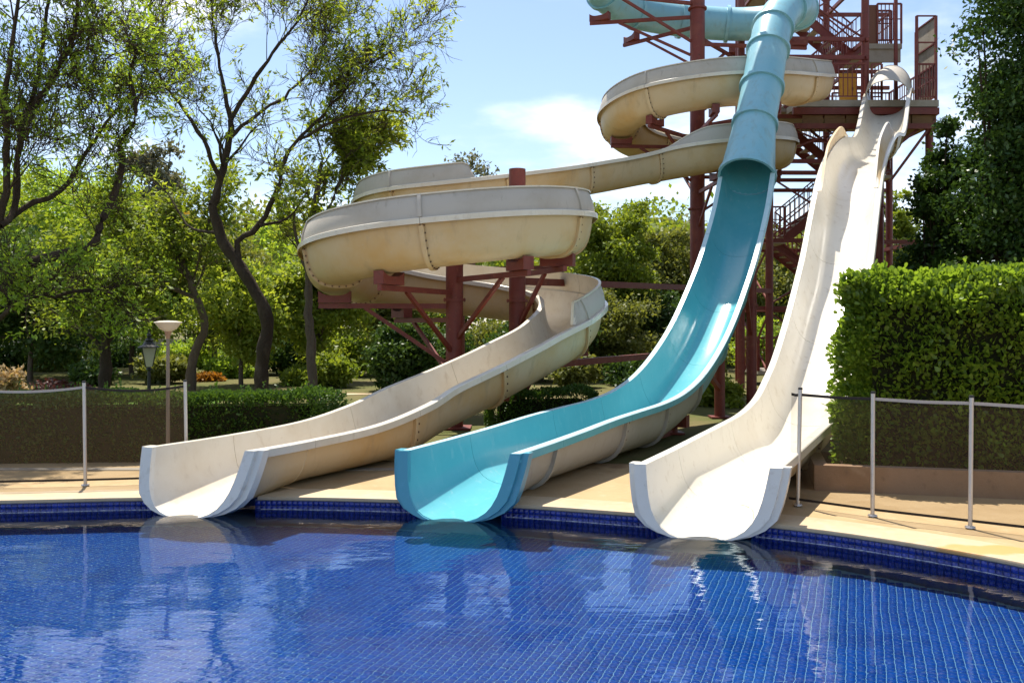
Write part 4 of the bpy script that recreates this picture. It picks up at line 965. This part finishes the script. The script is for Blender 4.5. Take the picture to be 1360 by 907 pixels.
limbs = [(limb_px([(416, 540), (414, 460), (411, 380), (414, 320), (420, 260), (428, 215)], D, D + .3), .13, .05, 8, 1.3, 2, (.55, 1)),
    (limb_px([(414, 330), (435, 280), (455, 230), (480, 190)], D, D + .6), .07, .03, 11, 1.3, 2, (.4, 1)),
    (limb_px([(411, 370), (395, 320), (390, 270)], D, D - .4), .06, .02, 6, 1.2, 2, (.4, 1))]
skeleton_tree('slim_tree', 'slim straight trunked tree against the cream spiral', limbs, (9, .05, .17, 2.4, .6), LEAF_B, BARK2)

def crown_tree(name, label, u, d, top_v, half_w, leafm, nleaf, size, base_v=None, barkm=BARK2, clumps=60, group='trees and shrubs of the park behind the slides', cat='tree', low=.25, aspect=1.9, trunk_r=None, squash=1.0, x=None):
    """tree with limbs and a crown of leaf clumps; sizes measured in picture units at its distance"""
    X = (u - U0) / F * d; ztop = CAM_H + (V0 - top_v) / F * d; w = half_w / F * d; zb = ztop * low
    t = empty(name, (X, d, 0), label, cat, group); wd = Wood(); r0 = trunk_r or max(.05, ztop * .018)
    zc = (ztop + zb) / 2; hh = (ztop - zb) / 2
    tk, _ = wander((X, d, -.05), np.array([rng.normal(0, .05), 0, 1.]), zc, 6, .05); wd.add(tk, np.linspace(r0, r0 * .55, 7), 8)
    # clump centres towards the outside of an uneven ellipsoid
    dr = rng.normal(0, 1, (clumps, 3)); dr /= np.linalg.norm(dr, axis=1)[:, None]; rr = rng.random(clumps) ** .45
    a1, a2, a3 = rng.uniform(0, 6.3, 3); bl = 1 + .16 * np.sin(3 * np.arctan2(dr[:, 1], dr[:, 0]) + a1) + .14 * np.sin(4 * dr[:, 2] + a2)
    cc = np.array([X, d, zc]) + dr * (rr * bl)[:, None] * np.array([w * .92, w * .85 * squash, hh * .93])
    for q in range(0, clumps, 3):
        s_ = tk[rng.integers(3, 7)]; mid = (s_ + cc[q]) / 2 + rng.normal(0, .06 * w, 3); mid[2] -= .1 * hh
        b, _ = catmull([s_, mid, cc[q]], max(.2, .15 * w)); wd.add(b, np.linspace(r0 * .38, r0 * .08, len(b)), 5)
    k = rng.integers(0, clumps, nleaf); sg = w * rng.uniform(.12, .24, clumps) * (60 / clumps) ** .22
    p = cc[k] + np.clip(rng.normal(0, 1, (nleaf, 3)), -1.9, 1.9) * sg[k][:, None] * np.array([1, 1, .62]); p[:, 2] = np.maximum(p[:, 2], .05)
    wd.build('trunk', barkm, t); link('crown', leaves_mesh('crown', p, size * rng.uniform(.6, 1.35, nleaf), aspect, 'rhomb', .4, None, .2), leafm, t); return t

T = crown_tree
T('evergreen_tree', 'dense dark evergreen tree beside the stair tower, behind the tall hedge', 1388, 19.5, -75, 124, LEAF_E, 105000, .115, clumps=260, low=.06, aspect=1.7, barkm=BARK, group=None)
T('evergreen_tree', 'lower dark evergreen bush at the foot of the stair tower, behind the tall hedge', 1258, 21.5, 118, 54, LEAF_E, 34000, .115, clumps=110, low=.02, aspect=1.7, barkm=BARK, group=None)
T('park_tree', 'dark shady tree behind the several-stemmed small tree', 40, 29, 300, 120, LEAF_D, 24000, .17, low=.12)
T('park_tree', 'broad mid green tree filling the gap above the lantern', 175, 33, 300, 95, LEAF_A, 22000, .17, low=.2)
T('park_tree', 'bright green tree just behind the dark forked trunk', 320, 27, 330, 66, LEAF_B, 20000, .15, low=.16)
T('park_tree', 'olive brown tree between the forked trunk and the leaning tree', 285, 34, 300, 75, LEAF_O, 20000, .17, low=.15)
T('park_tree', 'fresh green tree left of the spiral bends, behind the slim trunk', 428, 29, 290, 62, LEAF_B, 20000, .16, low=.12)
T('park_tree', 'olive tree partly hidden by the cream spiral bend', 520, 34, 275, 80, LEAF_O, 22000, .18, low=.08)
T('park_bush', 'round dark bush under the arms of the spiral column', 535, 25, 430, 45, LEAF_D, 11000, .14, low=.05, cat='bush')
T('park_bush', 'yellow green shrub growing at the foot of the slim trunk', 440, 26, 470, 30, LEAF_Y, 7000, .13, low=.05, cat='bush')
T('park_tree', 'bright yellow green tree right of the upper spiral bend', 815, 33, 268, 58, LEAF_Y, 24000, .16, low=.25)
T('park_tree', 'dull olive tree between the yellow green tree and the tall mast', 890, 38, 292, 62, LEAF_O, 26000, .18, low=.05)
T('park_tree', 'shady olive tree under the tie beams', 800, 30, 380, 62, LEAF_O, 20000, .15, low=.04)
T('park_tree', 'dark low tree behind the foot of the tall column', 720, 29, 400, 60, LEAF_D, 17000, .15, low=.04)
T('park_tree', 'dark green tree under the steep turquoise chute', 885, 33, 385, 45, LEAF_D, 15000, .16, low=.05)
T('park_tree', 'olive tree seen through the legs of the stair tower', 1045, 42, 310, 75, LEAF_O, 24000, .2, low=.05)
T('park_tree', 'slender pale olive tree between the white slide and the evergreen', 1195, 38, 240, 26, LEAF_Y, 9000, .18, low=.1)
T('park_tree', 'olive tree behind the tower foot, before the wood', 965, 40, 345, 55, LEAF_O, 18000, .18, low=.05)
T('flowering_tree', 'distant yellow blossoming tree seen through the branches of the forked tree', 252, 75, 276, 34, LEAF_W, 7000, .5, low=.45)
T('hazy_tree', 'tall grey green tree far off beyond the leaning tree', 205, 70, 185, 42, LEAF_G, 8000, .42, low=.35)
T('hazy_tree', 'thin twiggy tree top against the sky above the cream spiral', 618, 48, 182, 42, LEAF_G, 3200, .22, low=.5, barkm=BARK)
T('park_tree', 'pale green tree far behind the upper spiral piece', 585, 52, 250, 60, LEAF_A, 14000, .25, low=.2)
T('park_tree', 'far green tree between the forked tree and the slim trunk', 370, 46, 300, 70, LEAF_A, 18000, .22, low=.12)
T('park_tree', 'tall mid green tree closing the gap behind the heavy bent limb', 95, 38, 205, 110, LEAF_A, 26000, .19, low=.2)
T('park_tree', 'tall yellow green tree at the lawn end behind the spreading tree', -30, 34, 210, 100, LEAF_Y, 20000, .18, low=.2)
T('park_tree', 'far olive tree above the path', 150, 50, 330, 90, LEAF_O, 18000, .25, low=.12)
T('flower_bed', 'dark crimson leaved bed with red flowers on the lawn', 85, 21, 512, 36, LEAF_R, 5000, .1, low=.02, cat='flower bed', group=None, clumps=25)
T('pale_shrub', 'pale dry shrub with straw coloured leaves at the lawn edge', 5, 19, 488, 28, LEAF_P, 2500, .10, low=.05, cat='shrub', group=None, clumps=25)
T('orange_shrub', 'orange leaved shrub by the path behind the forked trunk', 278, 29, 498, 16, LEAF_OR, 2500, .12, low=.05, cat='shrub', group=None, clumps=16)
T('yellow_shrub', 'yellow green ground shrub between the turquoise and white slides', 955, 20, 508, 34, LEAF_Y, 5000, .11, low=.02, cat='shrub', group=None, clumps=25)
under = [(-20, 31, 455, 48, LEAF_D, 'dark'), (70, 36, 462, 42, LEAF_O, 'olive'), (120, 27, 488, 26, LEAF_D, 'dark'), (165, 40, 455, 45, LEAF_D, 'dark'), (215, 28, 470, 30, LEAF_O, 'olive'), (255, 38, 450, 40, LEAF_A, 'mid green'),
         (305, 31, 478, 28, LEAF_A, 'mid green'), (375, 33, 440, 40, LEAF_D, 'dark'), (400, 27, 490, 22, LEAF_Y, 'yellow green'), (470, 32, 440, 42, LEAF_B, 'fresh green'), (590, 30, 440, 45, LEAF_D, 'dark'), (650, 33, 430, 45, LEAF_O, 'olive'),
         (765, 26, 470, 30, LEAF_O, 'olive'), (840, 27, 478, 34, LEAF_D, 'dark'), (925, 31, 440, 42, LEAF_O, 'olive'), (1010, 34, 430, 45, LEAF_A, 'mid green'), (1090, 36, 400, 50, LEAF_O, 'olive'), (1160, 30, 450, 30, LEAF_Y, 'yellow green')]
near_ = ['at the far lawn edge by the spreading tree', 'behind the crimson flower bed', 'beside the base of the several-stemmed tree', 'in the gap behind the lantern', 'at the foot of the leaning tree', 'between the leaning tree and the forked trunk',
         'beside the orange shrub', 'just past the forked trunk', 'between the forked and the slim trunk', 'between the slim trunk and the spiral', 'under the spiral, past its short column', 'behind the foot of the tall column',
         'under the lower tie beam', 'behind the climbing part of the turquoise chute', 'at the foot of the tall mast', 'under the stair tower near the mast', 'behind the stair tower', 'by the tall post under the hump']
for (u, d, tv, hw, lm, cn_), wh in zip(under, near_):
    T('park_shrub', cn_ + ' shrub ' + wh, u, d, tv, hw, lm, 8000, .15, low=.02, cat='shrub', clumps=40)
# distant wood: one mass behind everything, its top line rising and falling
def woodland(name, label, y0, y1, tops, ncl, per, size, leafm):
    u = rng.uniform(-420, 1800, ncl); y = rng.uniform(y0, y1, ncl); x = (u - U0) / F * y
    zt = CAM_H + (V0 - np.interp(u, *tops)) / F * y + rng.normal(0, .5, ncl); z = zt * rng.random(ncl) ** .6
    k = np.repeat(np.arange(ncl), per); sg = rng.uniform(.45, 1.0, ncl)[k][:, None]
    p = np.c_[x, y, z][k] + rng.normal(0, 1, (len(k), 3)) * sg * np.array([1, 1, .6]); p[:, 2] = np.maximum(p[:, 2], .1)
    o = link(name, leaves_mesh(name, p, size * rng.uniform(.6, 1.35, len(k)), 1.7, 'rhomb', .4), leafm); tag(o, label, 'woodland', kind='stuff')
woodland('distant_wood', 'distant mass of olive woodland behind the park trees', 58, 72, ([-400, 0, 250, 420, 640, 760, 900, 1050, 1800], [250, 260, 275, 300, 290, 300, 305, 320, 330]), 900, 70, .5, LEAF_O)
woodland('near_wood', 'light yellow green belt of woodland along the back of the park', 43, 54, ([-400, 0, 250, 420, 640, 760, 830, 900, 1050, 1800], [290, 300, 320, 330, 310, 300, 290, 310, 350, 370]), 1000, 90, .3, LEAF_Y)
# ------------------------------------------------------------------ lamps and park details
bl = empty('garden_lamp', (-4.15, 10.9, 0), 'garden lamp with a pale bowl shade on a thin pole before the low hedge', 'lamp')
LZ = CAM_H + (V0 - 440) / F * 10.9
MB().tube([(-4.15, 10.9, 0), (-4.15, 10.9, LZ)], [.024, .02], 12).lathe((-4.15, 10.9, 0), [(.05, 0), (.05, .03), (.024, .05)], 12).build('pole', mat('bronze_pole', (.20, .16, .12), .5, .4), bl)
MB().lathe((-4.15, 10.9, LZ - .05), [(.022, -.04), (.03, 0), (.045, .055)], 16).build('neck', mat('brown_fitting', (.28, .17, .10), .6), bl)
MB().lathe((-4.15, 10.9, LZ), [(.045, .0), (.10, .03), (.145, .09), (.165, .105), (.16, .112), (.10, .125), (0, .13)], 24).build('bowl_shade', mat('opal_plastic', (.50, .45, .36), .4), bl)
lx, ly = (198 - U0) / F * 17, 17.0; zl = CAM_H + (V0 - 487) / F * 17
ln = empty('lantern', (lx, ly, 0), 'black iron lantern with white glass panes on a post, behind the low hedge', 'lamp')
MB().tube([(lx, ly, 0), (lx, ly, zl)], [.045, .028], 10).lathe((lx, ly, 0), [(.09, 0), (.09, .15), (.05, .25)], 12).lathe((lx, ly, zl - .08), [(.03, 0), (.06, .03), (.03, .07)], 10).build('post', DARKMETAL, ln)
GLASSW = leaf_mat('white_lantern_glass', (.66, .64, .55), (.68, .66, .58), .6, .06, .2, (1, 1, .95))
b_, t_, hgt = .085, .18, .36
for k in range(4):
    a0_, a1_ = k * math.pi / 2 + math.pi / 4 + .4, (k + 1) * math.pi / 2 + math.pi / 4 + .4
    V = [(lx + b_ * math.cos(a0_), ly + b_ * math.sin(a0_), zl), (lx + b_ * math.cos(a1_), ly + b_ * math.sin(a1_), zl), (lx + t_ * math.cos(a1_), ly + t_ * math.sin(a1_), zl + hgt), (lx + t_ * math.cos(a0_), ly + t_ * math.sin(a0_), zl + hgt)]
    link('pane', pymesh('pane', V, [(0, 1, 2, 3)]), GLASSW, ln); MB().tube([V[0], V[3]], [.009, .011], 6).build('frame_bar', DARKMETAL, ln)
MB().lathe((lx, ly, zl + hgt), [(.20, 0), (.19, .02), (.12, .05), (.07, .12), (.08, .14), (.03, .18), (.045, .23), (.012, .27), (0, .38)], 16).build('roof_cap', DARKMETAL, ln)
# pale wall beyond the park
pw = tag(MB().box((-8, 47, .55), (26, .12, .55)).build('park_wall', mat('white_park_wall', (.62, .58, .52), .8, .2, [(1, (.5, .46, .4), .45, .7)])), 'long low whitewashed wall beyond the park trees', 'wall')
print('objects', len(bpy.data.objects), 'tris', sum(len(m.loops) - 2 * len(m.polygons) for m in bpy.data.meshes))

sun_d.cycles.is_caustics_light = True
for o in bpy.data.objects:
    if o.name == 'water': o.cycles.is_caustics_caster = True; o.data.polygons.foreach_set('use_smooth', [True] * len(o.data.polygons)); o.data.update()
    if o.name.startswith(('tile', 'pool_')): o.cycles.is_caustics_receiver = True
